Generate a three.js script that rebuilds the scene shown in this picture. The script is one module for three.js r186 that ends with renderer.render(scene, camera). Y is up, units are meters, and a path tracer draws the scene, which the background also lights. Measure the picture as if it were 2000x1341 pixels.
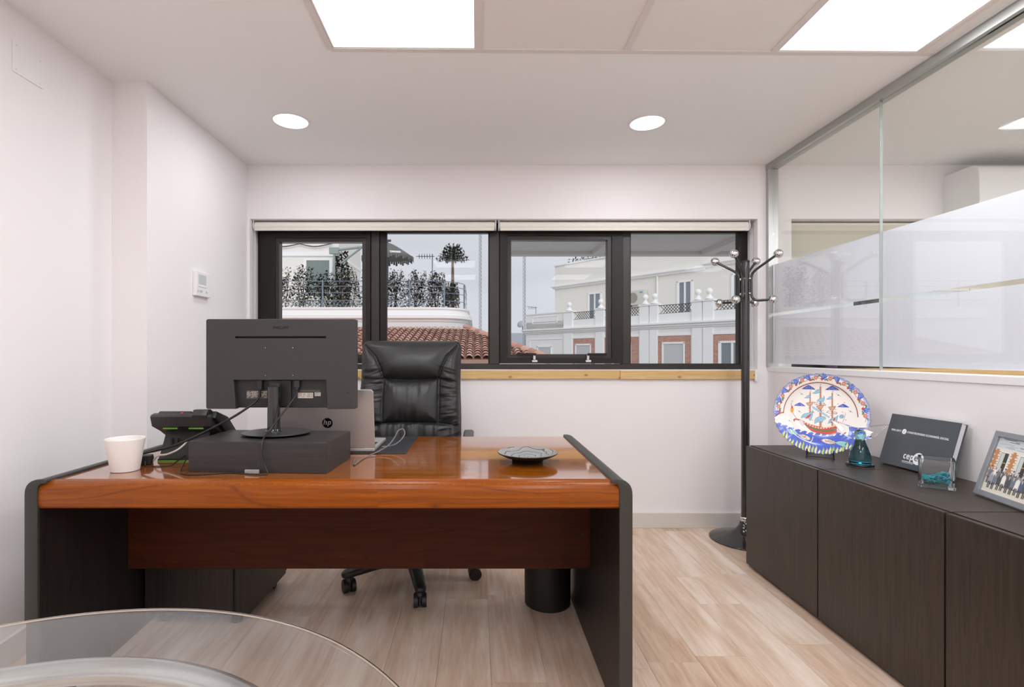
import * as THREE from 'three';
import { RoundedBoxGeometry } from 'three/addons/geometries/RoundedBoxGeometry.js';
import { TextGeometry } from 'three/addons/geometries/TextGeometry.js';
import { FontLoader } from 'three/addons/loaders/FontLoader.js';
import { mergeGeometries, toCreasedNormals } from 'three/addons/utils/BufferGeometryUtils.js';
import { RectAreaLightUniformsLib } from 'three/addons/lights/RectAreaLightUniformsLib.js';

// ---------------------------------------------------------------- camera, sky, exposure
const scene = new THREE.Scene();
const renderer = new THREE.WebGLRenderer();
renderer.toneMapping = THREE.LinearToneMapping;
renderer.toneMappingExposure = 1.0;
renderer.shadowMap.enabled = true;
RectAreaLightUniformsLib.init();
const camera = new THREE.PerspectiveCamera(2 * Math.atan(0.6705) * 180 / Math.PI, 2000 / 1341, 0.05, 300);
camera.position.set(0, 1.13, 0);
camera.lookAt(0, 1.13, -1);
camera.setViewOffset(2000, 1341, 70, -21.5, 2000, 1341);   // architectural lens shift
const PANEL_L = 13, NEXT_L = 22, SPOT_L = 66;                              // radiance of the ceiling panels and the downlights
const LAMP_TINT = new THREE.Color(0.97, 1.0, 1.04);
const daylight = new THREE.DirectionalLight(0xf7f9ff, 1.2);       // broad veiled sun behind this building, on the fronts opposite
daylight.position.set(10, 22, 14); daylight.target.position.set(2, 2, -28); daylight.castShadow = true; daylight.shadow.radius = 60;
Object.assign(daylight.shadow.camera, { left: -30, right: 30, top: 30, bottom: -30, near: 1, far: 120 });
scene.add(daylight, daylight.target);

// ---------------------------------------------------------------- noise and textures
function rng(seed) { let a = seed >>> 0; return () => { a = (a + 0x6D2B79F5) | 0; let t = Math.imul(a ^ (a >>> 15), 1 | a); t = (t + Math.imul(t ^ (t >>> 7), 61 | t)) ^ t; return ((t ^ (t >>> 14)) >>> 0) / 4294967296; }; }
const TAB = (() => { const r = rng(77), t = new Float32Array(65536); for (let i = 0; i < t.length; i++) t[i] = r(); return t; })();
const mod = (a, n) => ((a % n) + n) % n, sstep = (t) => t * t * (3 - 2 * t), lerp = (a, b, t) => a + (b - a) * t, clamp = (x, a = 0, b = 1) => Math.min(b, Math.max(a, x));
function vn(x, y, px = 256, py = 256) {
  const xi = Math.floor(x), yi = Math.floor(y), fx = sstep(x - xi), fy = sstep(y - yi);
  const x0 = mod(xi, px), x1 = mod(xi + 1, px), y0 = mod(yi, py), y1 = mod(yi + 1, py);
  return lerp(lerp(TAB[y0 * 256 + x0], TAB[y0 * 256 + x1], fx), lerp(TAB[y1 * 256 + x0], TAB[y1 * 256 + x1], fx), fy);
}
function fbm(x, y, px, py, oct = 4) { let s = 0, a = 0.5, n = 0; for (let o = 0; o < oct; o++) { s += a * vn(x + o * 17, y + o * 29, Math.min(256, px), Math.min(256, py)); n += a; a *= 0.5; x *= 2; y *= 2; px *= 2; py *= 2; } return s / n; }
function tex(w, h, fn, { srgb = true, rx = 1, ry = 1 } = {}) {
  const d = new Uint8Array(w * h * 4);
  for (let j = 0; j < h; j++) for (let i = 0; i < w; i++) { const c = fn((i + 0.5) / w, (j + 0.5) / h), k = (j * w + i) * 4; if (typeof c === 'number') d[k] = d[k + 1] = d[k + 2] = clamp(c, 0, 255); else { d[k] = clamp(c[0], 0, 255); d[k + 1] = clamp(c[1], 0, 255); d[k + 2] = clamp(c[2], 0, 255); } d[k + 3] = 255; }
  const t = new THREE.DataTexture(d, w, h); t.wrapS = t.wrapT = THREE.RepeatWrapping; t.magFilter = THREE.LinearFilter; t.minFilter = THREE.LinearMipmapLinearFilter; t.generateMipmaps = true;
  if (srgb) t.colorSpace = THREE.SRGBColorSpace; t.repeat.set(rx, ry); t.needsUpdate = true; return t;
}
const mix3 = (a, b, t) => [lerp(a[0], b[0], t), lerp(a[1], b[1], t), lerp(a[2], b[2], t)];
function canvasTex(w, h, draw) { const c = document.createElement('canvas'); c.width = w; c.height = h; draw(c.getContext('2d'), w, h); const t = new THREE.CanvasTexture(c); t.colorSpace = THREE.SRGBColorSpace; t.anisotropy = 4; return t; }

// overcast sky: pale blue grey with thin soft streaks of cloud, the same all the way round
{
  const W = 512, Hh = 256, d = new Float32Array(W * Hh * 4);
  for (let j = 0; j < Hh; j++) for (let i = 0; i < W; i++) {
    const n = fbm(i / W * 24, j / Hh * 90, 24, 256, 4), k = (j * W + i) * 4, s = 0.93 + 0.2 * (n - 0.5);
    d[k] = 0.75 * s; d[k + 1] = 0.765 * s; d[k + 2] = 0.83 * s; d[k + 3] = 1;
  }
  const t = new THREE.DataTexture(d, W, Hh, THREE.RGBAFormat, THREE.FloatType); t.mapping = THREE.EquirectangularReflectionMapping; t.magFilter = THREE.LinearFilter; t.needsUpdate = true;
  scene.background = t;
}

// ---------------------------------------------------------------- materials
const M = {};
function std(name, o) { const m = new THREE.MeshPhysicalMaterial({ roughness: 0.6, ...o }); m.name = name; M[name] = m; return m; }
const plasterBump = tex(256, 256, (u, v) => 128 + 90 * (fbm(u * 64, v * 64, 64, 64, 3) - 0.5), { srgb: false, rx: 2.5, ry: 2.5 });
std('wall', { color: 0xf3eeee, roughness: 0.85, bumpMap: plasterBump, bumpScale: 0.0006 });
std('ceiling', { color: 0xf9f8f8, roughness: 0.9, bumpMap: plasterBump, bumpScale: 0.0004 });
std('tile', { color: 0xf1ede9, roughness: 0.9, bumpMap: plasterBump, bumpScale: 0.0003 });
std('tbar', { color: 0xe6dfdc, roughness: 0.55 });
std('skirting', { color: 0xd9d2cb, roughness: 0.6 });
std('whitePaint', { color: 0xf1efee, roughness: 0.45 });
std('glow', { color: 0xffffff, emissive: LAMP_TINT, emissiveIntensity: 1.6, roughness: 0.6 });
// floor boards
function floorWood(seed, a, b, c) {
  return tex(1024, 512, (u, v) => {
    const w = fbm(u * 4 + seed, v * 6, 256, 6, 3), g = fbm(u * 14 + seed * 3, v * 44 + w * 4, 256, 256, 4), f = vn(u * 90 + seed, v * 250, 256, 256), bl = fbm(u * 7 + seed * 5, v * 8, 256, 8, 4);
    let col = mix3(a, b, clamp((g - 0.22) * 1.5)); col = mix3(col, c, clamp((bl - 0.42) * 2.4)); const k = 1 + 0.05 * (f - 0.5); return [col[0] * k, col[1] * k, col[2] * k];
  }, { rx: 1 / 2.56, ry: 1 / 0.57 });
}
const floorBump = tex(512, 512, (u, v) => 128 + 120 * (fbm(u * 10, v * 120, 10, 240, 3) - 0.5), { srgb: false, rx: 1 / 1.2, ry: 1 / 0.57 });
const boards = [[11, [194, 164, 141], [220, 195, 174], [229, 211, 196]], [37, [187, 155, 130], [215, 188, 164], [225, 203, 185]], [53, [202, 175, 152], [223, 201, 181], [231, 215, 202]]].map(([s, a, b, c], i) => std('board' + i, { map: floorWood(s, a, b, c), roughness: 0.42, bumpMap: floorBump, bumpScale: 0.0004, specularIntensity: 0.6 }));
std('floorBase', { color: 0x9a8468, roughness: 0.8 });
// desk woods: grain runs along u
function warmWood(seed, a, b, c, rings) {
  return tex(1024, 512, (u, v) => {
    const warp = fbm(u * 3 + seed, v * 4, 256, 4, 3), r = Math.abs(Math.sin((v * rings + warp * 5) * Math.PI)), g = fbm(u * 6 + seed, v * 70 + warp * 6, 256, 256, 4), f = vn(u * 90, v * 256 + seed, 256, 256);
    let col = mix3(a, b, clamp(0.25 + 0.9 * (g - 0.35) + 0.35 * (warp - 0.5))); col = mix3(col, c, clamp(Math.pow(1 - r, 5) * 0.55 * clamp((g - 0.3) * 3))); const k = 1 + 0.07 * (f - 0.5); return [col[0] * k, col[1] * k, col[2] * k];
  }, { rx: 1 / 1.9, ry: 1 / 0.5 });
}
std('deskTop', { map: warmWood(3, [118, 58, 6], [190, 112, 26], [88, 40, 5], 7), roughness: 0.14, clearcoat: 1, clearcoatRoughness: 0.05, specularIntensity: 0.8 });
std('deskRail', { map: warmWood(23, [120, 56, 4], [178, 98, 16], [78, 32, 3], 9), roughness: 0.4, specularIntensity: 0.2, clearcoat: 0.35, clearcoatRoughness: 0.2 });
std('modesty', { map: warmWood(41, [54, 24, 12], [80, 38, 18], [38, 16, 8], 6), roughness: 0.55, specularIntensity: 0.3 });
function darkWood(seed, a, b) { return tex(512, 512, (u, v) => { const g = fbm(u * 5 + seed, v * 90, 256, 256, 4), f = vn(u * 40 + seed, v * 256, 256, 256); return mix3(a, b, clamp(0.5 + 1.4 * (g - 0.5) + 0.35 * (f - 0.5))); }, { rx: 1 / 0.9, ry: 1 / 0.45 }); }
const wengeMap = darkWood(5, [46, 38, 32], [64, 53, 45]), wengeBump = tex(256, 512, (u, v) => 128 + 130 * (fbm(u * 4, v * 128, 4, 256, 3) - 0.5), { srgb: false, rx: 1 / 0.6, ry: 1 / 0.25 });
std('wenge', { map: wengeMap, roughness: 0.4, bumpMap: wengeBump, bumpScale: 0.0003 });
std('blackOak', { map: darkWood(15, [24, 20, 19], [44, 38, 36]), roughness: 0.38, bumpMap: wengeBump, bumpScale: 0.0003 });
std('rubber', { color: 0x33322f, roughness: 0.42 });
std('standBox', { map: darkWood(19, [42, 39, 38], [56, 52, 50]), roughness: 0.45 });
const pineTex = tex(1024, 128, (u, v) => { const w = fbm(u * 6, v * 3, 6, 3, 3), g = fbm(u * 5, v * 22 + w * 4, 256, 256, 3), k = fbm(u * 30, v * 5, 30, 5, 2); let c = mix3([206, 166, 108], [226, 192, 138], clamp((g - 0.3) * 2)); for (const [ku, kv] of [[0.13, 0.4], [0.42, 0.6], [0.55, 0.3], [0.83, 0.55]]) { const d = Math.hypot((u - ku) * 60, (v - kv) * 3.4); if (d < 0.6) c = mix3([146, 92, 48], c, d / 0.6); } return [c[0] + 8 * (k - 0.5), c[1] + 8 * (k - 0.5), c[2] + 6 * (k - 0.5)]; }, { rx: 1 / 1.7, ry: 1 / 0.06 });
std('pine', { map: pineTex, roughness: 0.55 });
std('frameBlack', { color: 0x1b1613, roughness: 0.38, specularIntensity: 0.7 });
std('frameBrown', { color: 0x2c251f, roughness: 0.34 });
std('pane', { color: 0xfdfefe, transmission: 1, thickness: 0, roughness: 0, ior: 1.5, specularIntensity: 0.11 });
std('partitionGlass', { color: 0xfcfefd, transmission: 1, thickness: 0, roughness: 0, ior: 1.5 });
std('frost', { color: 0xf6f5fb, transmission: 0.5, thickness: 0, roughness: 1, ior: 1.3, side: THREE.DoubleSide });
std('jointSeal', { color: 0xc3cbc8, roughness: 0.25, transmission: 0.3, thickness: 0 });
std('blindFabric', { color: 0xe9e3da, roughness: 0.8 });
std('blindLet', { color: 0xf2ecdf, transmission: 0.45, thickness: 0, roughness: 1, side: THREE.DoubleSide });
std('aluminium', { color: 0xb9bab9, roughness: 0.35, metalness: 0.85 });
std('chrome', { color: 0xdedede, roughness: 0.07, metalness: 1 });
std('steel', { color: 0xc4c6c7, roughness: 0.2, metalness: 0.9 });
std('blackGloss', { color: 0x171717, roughness: 0.16, clearcoat: 0.6, clearcoatRoughness: 0.05 });
std('blackRod', { color: 0x4c4b4a, roughness: 0.2, metalness: 0.8 });
std('blackPlastic', { color: 0x1d1c1c, roughness: 0.48 });
const speckle = tex(256, 256, (u, v) => 128 + 127 * (vn(u * 128, v * 128, 128, 128) - 0.5), { srgb: false, rx: 14, ry: 14 });
std('monitorShell', { color: 0x353433, roughness: 0.5, bumpMap: speckle, bumpScale: 0.00015 });
std('monitorDark', { color: 0x222120, roughness: 0.5 });
std('darkPlastic', { color: 0x2c2b2b, roughness: 0.4 });
std('voidBlack', { color: 0x080808, roughness: 0.7 });
std('cable', { color: 0x1b1a1a, roughness: 0.4 });
std('cableWhite', { color: 0xd8cfc6, roughness: 0.5 });
std('cableGrey', { color: 0x6e6a67, roughness: 0.35 });
std('greenPlastic', { color: 0x6fae45, roughness: 0.5 });
std('redPlastic', { color: 0xd0493c, roughness: 0.45 });
std('ceramicWhite', { color: 0xefe9e5, roughness: 0.55 });
std('silver', { color: 0xc2bcb9, roughness: 0.42, metalness: 0.55 });
std('silverDark', { color: 0x4a4847, roughness: 0.45, metalness: 0.3 });
const leatherBump = tex(512, 512, (u, v) => 128 + 120 * (fbm(u * 90, v * 90, 90, 90, 3) - 0.5), { srgb: false, rx: 4, ry: 4 });
std('leather', { color: 0x262524, roughness: 0.43, bumpMap: leatherBump, bumpScale: 0.0006, specularIntensity: 0.9, side: THREE.DoubleSide });
std('matLeather', { color: 0x23242a, roughness: 0.55, bumpMap: leatherBump, bumpScale: 0.0004 });
std('clearGlass', { color: 0xffffff, transmission: 1, thickness: 0.01, roughness: 0.01, ior: 1.5, attenuationColor: new THREE.Color(0.75, 0.93, 0.86), attenuationDistance: 0.25 });
std('tableGlass', { color: 0xffffff, transmission: 1, thickness: 0.012, roughness: 0, ior: 1.52, attenuationColor: new THREE.Color(0.72, 0.9, 0.84), attenuationDistance: 0.16 });
std('crystal', { color: 0xffffff, transmission: 1, thickness: 0.01, roughness: 0.02, ior: 1.5 });
std('blueGlass', { color: 0xffffff, transmission: 1, thickness: 0.03, roughness: 0.03, ior: 1.48, attenuationColor: new THREE.Color(0.12, 0.5, 0.62), attenuationDistance: 0.075 });
std('tealGel', { color: 0x18a5b4, roughness: 0.35, transmission: 0.35, thickness: 0, sheen: 0 });
std('brass', { color: 0xc89a5c, roughness: 0.35, metalness: 0.8 });

// ---------------------------------------------------------------- helpers
const used = new Map();
function numbered(n) { const k = used.get(n) ?? 0; used.set(n, k + 1); return k ? `${n}_${String(k).padStart(3, '0')}` : n; }
function mesh(name, geo, m, parent) { const o = new THREE.Mesh(geo, m); o.name = parent === scene ? numbered(name) : name; o.castShadow = o.receiveShadow = true; parent.add(o); return o; }
function tag(o, label, category, group) { o.userData.label = label; o.userData.category = category; if (group) o.userData.group = group; return o; }
function thing(name, label, category, [x, y, z] = [0, 0, 0], turn = 0, group) { const g = new THREE.Group(); g.name = numbered(name); g.position.set(x, y, z); g.rotation.y = turn; scene.add(g); return tag(g, label, category, group); }
function structure(name, geo, m) { const o = geo ? mesh(name, geo, m, scene) : new THREE.Group(); if (!geo) { o.name = numbered(name); scene.add(o); } o.userData.kind = 'structure'; return o; }
// box from corner to corner
function bx(x0, y0, z0, x1, y1, z1, r = 0) {
  const w = Math.abs(x1 - x0), h = Math.abs(y1 - y0), d = Math.abs(z1 - z0), g = r > 0 ? new RoundedBoxGeometry(w, h, d, 2, Math.min(r, w / 2.01, h / 2.01, d / 2.01)) : new THREE.BoxGeometry(w, h, d);
  g.translate((x0 + x1) / 2, (y0 + y1) / 2, (z0 + z1) / 2); return g;
}
// metres as texture coordinates, u along the grain
function grain(g, axis = 'x', ou = 0, ov = 0) {
  const p = g.attributes.position, n = g.attributes.normal, uv = new Float32Array(p.count * 2), A = 'xyz'.indexOf(axis);
  for (let i = 0; i < p.count; i++) {
    const N = [Math.abs(n.getX(i)), Math.abs(n.getY(i)), Math.abs(n.getZ(i))], P = [p.getX(i), p.getY(i), p.getZ(i)]; let d = N.indexOf(Math.max(...N));
    const rest = [0, 1, 2].filter((k) => k !== d); let u, v; if (rest.includes(A)) { u = A; v = rest.find((k) => k !== A); } else { [u, v] = rest; }
    uv[2 * i] = P[u] + ou; uv[2 * i + 1] = P[v] + ov;
  }
  g.setAttribute('uv', new THREE.BufferAttribute(uv, 2)); return g;
}
const plainG = (g) => { const o = g.index ? g.toNonIndexed() : g; for (const k of Object.keys(o.attributes)) if (!['position', 'normal', 'uv'].includes(k)) o.deleteAttribute(k); return o; };
const merge = (list) => mergeGeometries(list.map(plainG));
const V = (a) => new THREE.Vector3(...a);
function tube(pts, r, seg = 0, rad = 10, curved = true) { const c = curved ? new THREE.CatmullRomCurve3(pts.map(V), false, 'centripetal') : polyline(pts); return new THREE.TubeGeometry(c, seg || pts.length * 8, r, rad, false); }
function polyline(pts) { const c = new THREE.CurvePath(); for (let i = 0; i + 1 < pts.length; i++) c.add(new THREE.LineCurve3(V(pts[i]), V(pts[i + 1]))); return c; }
function rod(a, b, r, rad = 10, r2 = r) { const A = V(a), B = V(b), g = new THREE.CylinderGeometry(r2, r, A.distanceTo(B), rad); g.applyQuaternion(new THREE.Quaternion().setFromUnitVectors(new THREE.Vector3(0, 1, 0), B.clone().sub(A).normalize())); g.translate((A.x + B.x) / 2, (A.y + B.y) / 2, (A.z + B.z) / 2); return g; }
function lathe(pts, seg = 48) { return new THREE.LatheGeometry(pts.map(([x, y]) => new THREE.Vector2(x, y)), seg); }
function extrude(shapePts, depth, { bevel = 0, holes = [], curve = 8 } = {}) { const s = shapePts instanceof THREE.Shape ? shapePts : new THREE.Shape(shapePts.map(([x, y]) => new THREE.Vector2(x, y))); for (const h of holes) s.holes.push(new THREE.Path(h.map(([x, y]) => new THREE.Vector2(x, y)))); return new THREE.ExtrudeGeometry(s, { depth, bevelEnabled: bevel > 0, bevelSize: bevel, bevelThickness: bevel, bevelSegments: 2, curveSegments: curve }); }
const sphere = (r, x, y, z, a = 20, b = 14) => new THREE.SphereGeometry(r, a, b).translate(x, y, z);
function areaLight(parent, w, h, x, y, z, L) { const l = new THREE.RectAreaLight(LAMP_TINT, L, w, h); l.position.set(x, y, z); l.rotation.x = -Math.PI / 2; l.castShadow = true; parent.add(l); return l; }
const font = await new FontLoader().loadAsync('fonts/droid/droid_sans_bold.typeface.json');
function letters(text, size, depth) { const g = new TextGeometry(text, { font, size, depth, curveSegments: 4, bevelEnabled: false }); g.computeBoundingBox(); const b = g.boundingBox; g.translate(-(b.min.x + b.max.x) / 2, -(b.min.y + b.max.y) / 2, 0); return g; }

// ---------------------------------------------------------------- the room: levels and lines in metres (camera at x 0, z 0, looking to -z)
const CEIL = 2.368, ZB = -3.345, ZF = 1.7, XL = -1.655, XP = -1.495, XG = 1.905, XE = 4.7;
// floor
{
  const f = structure('floor', bx(XL - 0.2, -0.12, ZB - 0.3, XE + 0.2, -0.01, ZF + 0.2), M.floorBase);
  const W = 0.192, L = 1.285, r = rng(5); let c = 0;
  const shapes = [];
  for (let k = 0; k < 7; k++) shapes.push(grain(bx(-W / 2 + 0.0004, -0.012, -L / 2 + 0.0004, W / 2 - 0.0004, 0, L / 2 - 0.0004), 'z', k * 0.731, k * 0.213));
  for (let x = XL - 0.02; x < XG + 0.05; x += W, c++) {
    const off = (c * 0.47 % 1) * L;
    for (let z = ZB + off - L; z < ZF; z += L) {
      const z0 = Math.max(z, ZB), z1 = Math.min(z + L, ZF); if (z1 - z0 < 0.03) continue;
      const whole = z1 - z0 > L - 0.001, k = Math.floor(r() * 7), g = whole ? shapes[k] : grain(bx(-W / 2 + 0.0004, -0.012, -(z1 - z0) / 2 + 0.0004, W / 2 - 0.0004, 0, (z1 - z0) / 2 - 0.0004), 'z', k * 0.731, k * 0.213);
      const b = mesh('plank', g, boards[Math.floor(r() * 3)], f); b.position.set(x + W / 2, 0, (z0 + z1) / 2);
    }
  }
}
// back wall with the two window openings (this room and the next one)
const WX0 = -1.478, WX1 = 1.839, WY0 = 1.03, WY1 = 2.016, NX0 = 2.06, NX1 = 4.5;
structure('wall_back', merge([
  bx(XL - 0.2, -0.05, ZB, XE + 0.2, WY0, ZB - 0.26), bx(XL - 0.2, WY1, ZB, XE + 0.2, CEIL + 0.2, ZB - 0.26),
  bx(XL - 0.2, WY0, ZB, WX0, WY1, ZB - 0.26), bx(WX1, WY0, ZB, NX0, WY1, ZB - 0.26), bx(NX1, WY0, ZB, XE + 0.2, WY1, ZB - 0.26)]), M.wall);
structure('wall_left', merge([bx(XL - 0.2, -0.05, ZB, XP, CEIL + 0.1, -2.325), bx(XL - 0.2, -0.05, -2.325, XL, CEIL + 0.1, ZF)]), M.wall);
structure('wall_front', bx(XL - 0.2, -0.05, ZF, XE + 0.2, CEIL + 0.1, ZF + 0.2), M.wall);
structure('wall_far_right', bx(XE, -0.05, ZB, XE + 0.2, CEIL + 0.1, ZF), M.wall);
{ // low wall below the glass partition with its white cap band
  const w = structure('wall_right', bx(XG, -0.05, ZB, XG + 0.09, 1.019, ZF), M.wall);
  mesh('cap_band', bx(XG - 0.004, 1.019, ZB, XG + 0.094, 1.053, ZF, 0.004), M.whitePaint, w);
}
structure('baseboard_back', bx(XP, 0, ZB, XG, 0.1, ZB + 0.014, 0.003), M.skirting);
structure('baseboard_left', merge([bx(XL, 0, -2.325, XL + 0.014, 0.09, ZF, 0.003), bx(XP, 0, ZB + 0.014, XP + 0.014, 0.09, -2.311, 0.003), bx(XL, 0, -2.325, XP + 0.014, 0.09, -2.311, 0.003)]), M.skirting);

// ceiling: plaster border with a tile grid let into it
const GX = [-0.592, 0.011, 0.613, 1.214, 1.816], frontZ = (x) => -(2.079 + 0.012 * (x + 0.592)), GZ = [null, -1.478, -0.876, -0.274, 0.328, 0.93, 1.532];
const LIGHT_CELLS = [[0, 0], [3, 0], [0, 3], [3, 3], [0, 5], [3, 5]];
{
  const c = structure('ceiling');
  const S = (pts) => pts.map(([x, z]) => [x, -z]);
  const plaster = extrude(S([[XL - 0.2, ZB - 0.05], [XE + 0.2, ZB - 0.05], [XE + 0.2, ZF + 0.1], [XL - 0.2, ZF + 0.1]]), 0.1, { holes: [S([[GX[0], frontZ(GX[0])], [1.885, frontZ(1.885)], [1.885, 1.532], [GX[0], 1.532]])] });
  plaster.rotateX(-Math.PI / 2); plaster.translate(0, CEIL, 0);
  mesh('plaster_board', grain(plaster), M.ceiling, c);
  mesh('void_cover', bx(GX[0] - 0.1, CEIL + 0.102, -2.3, 2.0, CEIL + 0.15, 1.65), M.ceiling, c);
  const quad = (x0, x1, i, inset, y0, y1) => { const z0 = i === 0 ? null : GZ[i]; const zz = (x) => (i === 0 ? frontZ(x) : z0); const g = extrude(S([[x0 + inset, zz(x0) + inset], [x1 - inset, zz(x1) + inset], [x1 - inset, GZ[i + 1] - inset], [x0 + inset, GZ[i + 1] - inset]]), y1 - y0); g.rotateX(-Math.PI / 2); g.translate(0, y0, 0); return grain(g); };
  for (let i = 0; i < 6; i++) for (let k = 0; k < 4; k++) if (!LIGHT_CELLS.some(([a, b]) => a === k && b === i)) mesh('ceiling_tile', quad(GX[k], GX[k + 1], i, 0.011, CEIL + 0.002, CEIL + 0.016), M.tile, c);
  for (let i = 0; i < 6; i++) mesh('filler_tile', quad(GX[4], 1.885, i, 0.009, CEIL + 0.002, CEIL + 0.016), M.tile, c);
  for (let k = 0; k < 5; k++) mesh('grid_bar', bx(GX[k] - 0.012, CEIL - 0.003, frontZ(GX[k]), GX[k] + 0.012, CEIL + 0.03, 1.532), M.tbar, c);
  for (let i = 1; i < 7; i++) mesh('grid_bar', bx(GX[0], CEIL - 0.0032, GZ[i] - 0.012, 1.885, CEIL + 0.028, GZ[i] + 0.012), M.tbar, c);
  const len = 1.885 - GX[0], eb = bx(-len / 2, CEIL - 0.0034, -0.012, len / 2, CEIL + 0.026, 0.012), em = mesh('grid_edge_bar', eb, M.tbar, c); em.rotation.y = Math.atan(0.012); em.position.set((GX[0] + 1.885) / 2, 0, (frontZ(GX[0]) + frontZ(1.885)) / 2);
  const left = mesh('grid_edge_bar', bx(GX[0] - 0.012, CEIL - 0.0034, frontZ(GX[0]), GX[0] + 0.012, CEIL + 0.026, 1.532), M.tbar, c);
  LIGHT_CELLS.forEach(([k, i], n) => {
    const cz = i === 0 ? (frontZ((GX[k] + GX[k + 1]) / 2) + GZ[1]) / 2 : (GZ[i] + GZ[i + 1]) / 2, cx = (GX[k] + GX[k + 1]) / 2;
    const label = ['square white lit ceiling panel above the desk and monitor', 'square white lit ceiling panel next to the glass partition', 'square white lit ceiling panel above the glass table', 'square white lit ceiling panel above the cabinets, between two panels of its row', 'square white lit ceiling panel by the entrance wall, on the table side', 'square white lit ceiling panel by the entrance wall, on the partition side'][n];
    const t = thing('ceiling_light', label, 'ceiling light', [0, 0, 0], 0, 'square ceiling panels');
    mesh('frame', (() => { const zz = (x) => (i === 0 ? frontZ(x) : GZ[i]); const o = (m) => [[GX[k] + m, zz(GX[k]) + m], [GX[k + 1] - m, zz(GX[k + 1]) + m], [GX[k + 1] - m, GZ[i + 1] - m], [GX[k] + m, GZ[i + 1] - m]]; const g = extrude(S(o(0.012)), 0.012, { holes: [S(o(0.019))] }); g.rotateX(-Math.PI / 2); g.translate(0, CEIL - 0.002, 0); return g; })(), M.tbar, t);
    mesh('diffuser', quad(GX[k], GX[k + 1], i, 0.018, CEIL + 0.001, CEIL + 0.008), M.glow, t);
    areaLight(t, 0.55, 0.55, cx, CEIL - 0.0015, cz, PANEL_L);
  });
}
for (const [x, z, lab] of [[-0.984, -2.718, 'round recessed downlight above the thermostat'], [-0.97, -0.85, 'round recessed downlight beside the grid, above the glass table'], [0.915, -2.739, 'round recessed downlight over the window with the latches']]) {
  const t = thing('downlight', lab, 'downlight', [x, CEIL, z], 0, 'round recessed downlights');
  mesh('trim_ring', lathe([[0.088, 0.001], [0.089, -0.003], [0.1, -0.003], [0.104, 0.001]], 48), M.whitePaint, t);
  mesh('diffuser', new THREE.CylinderGeometry(0.0895, 0.0895, 0.002, 48).translate(0, -0.0005, 0), M.glow, t);
  areaLight(t, 0.124, 0.124, 0, -0.003, 0, SPOT_L);
}
// lamps of the next room, behind the partition
for (const [x, z, lab] of [[3.3, -1.6, 'square white lit ceiling panel in the next room, beyond the partition'], [3.3, 0.4, 'square white lit ceiling panel in the next room, towards the entrance'], [4.2, -0.6, 'square white lit ceiling panel in the next room, by its far wall']]) {
  const t = thing('ceiling_light', lab, 'ceiling light', [x, CEIL, z], 0, 'square ceiling panels');
  mesh('frame', extrude([[-0.3, -0.3], [0.3, -0.3], [0.3, 0.3], [-0.3, 0.3]], 0.006, { holes: [[[-0.28, -0.28], [0.28, -0.28], [0.28, 0.28], [-0.28, 0.28]]] }).rotateX(-Math.PI / 2).translate(0, -0.006, 0), M.tbar, t);
  mesh('diffuser', bx(-0.285, -0.004, -0.285, 0.285, -0.001, 0.285), M.glow, t);
  areaLight(t, 0.55, 0.55, 0, -0.005, 0, NEXT_L);
}

// window of this room
function windowUnit(name, x0, x1, posts, bays) {
  const w = structure(name), zf = -3.455, zb = -3.53;
  mesh('frame_rail', bx(x0, WY0, zf, x1, 1.065, zb, 0.003), M.frameBrown, w);
  mesh('frame_rail', bx(x0, 1.957, zf, x1, WY1, zb, 0.003), M.frameBlack, w);
  for (const [a, b, m] of posts) mesh('mullion', bx(a, 1.065, zf - (m ? 0 : 0.012), b, 1.957, zb, 0.003), m ? M.frameBrown : M.frameBlack, w);
  for (const b of bays) {
    if (b.sash) {
      const s = new THREE.Group(); s.name = 'sash'; w.add(s);
      const { x0: a, x1: c, gx0, gx1, gy0, gy1 } = b, z0 = zf + 0.012, z1 = zb + 0.012;
      const ring = (i, o, za, zb2) => extrude([[a + o, 1.068 + o], [c - o, 1.068 + o], [c - o, 1.955 - o], [a + o, 1.955 - o]], za - zb2, { bevel: 0.0015, holes: [[[gx0 - i, gy0 - i], [gx1 + i, gy0 - i], [gx1 + i, gy1 + i], [gx0 - i, gy1 + i]]] }).translate(0, 0, zb2);
      mesh('sash_frame', ring(0.026, 0.003, z0, z1), M.frameBlack, s); mesh('sash_bead', ring(0, 0.02, z0 - 0.012, z1 + 0.01), M.frameBrown, s);
      mesh('pane', bx(gx0 - 0.005, gy0 - 0.005, zf - 0.03, gx1 + 0.005, gy1 + 0.005, zf - 0.034), M.pane, s);
      for (const hx of b.handles ?? []) {
        mesh('latch', merge([bx(hx - 0.019, 1.078, z0 + 0.001, hx + 0.019, 1.094, z0 + 0.012, 0.003), bx(hx - 0.012, 1.094, z0 + 0.002, hx + 0.006, 1.128, z0 + 0.014, 0.003)]), M.steel, s);
        const d = hx < 0.5 ? -1 : 1; mesh('lever', rodBox(hx, 1.131, z0 + 0.014, d), M.frameBlack, s);
      }
    } else {
      mesh('glazing_bead', extrude([[b.x0, 1.06], [b.x1, 1.06], [b.x1, 1.962], [b.x0, 1.962]], 0.02, { holes: [[[b.x0 + 0.008, 1.069], [b.x1 - 0.008, 1.069], [b.x1 - 0.008, 1.953], [b.x0 + 0.008, 1.953]]] }).translate(0, 0, zf - 0.034), M.frameBlack, w);
      mesh('pane', bx(b.x0 + 0.004, 1.065, zf - 0.04, b.x1 - 0.004, 1.957, zf - 0.044), M.pane, w);
    }
  }
  return w;
}
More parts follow.
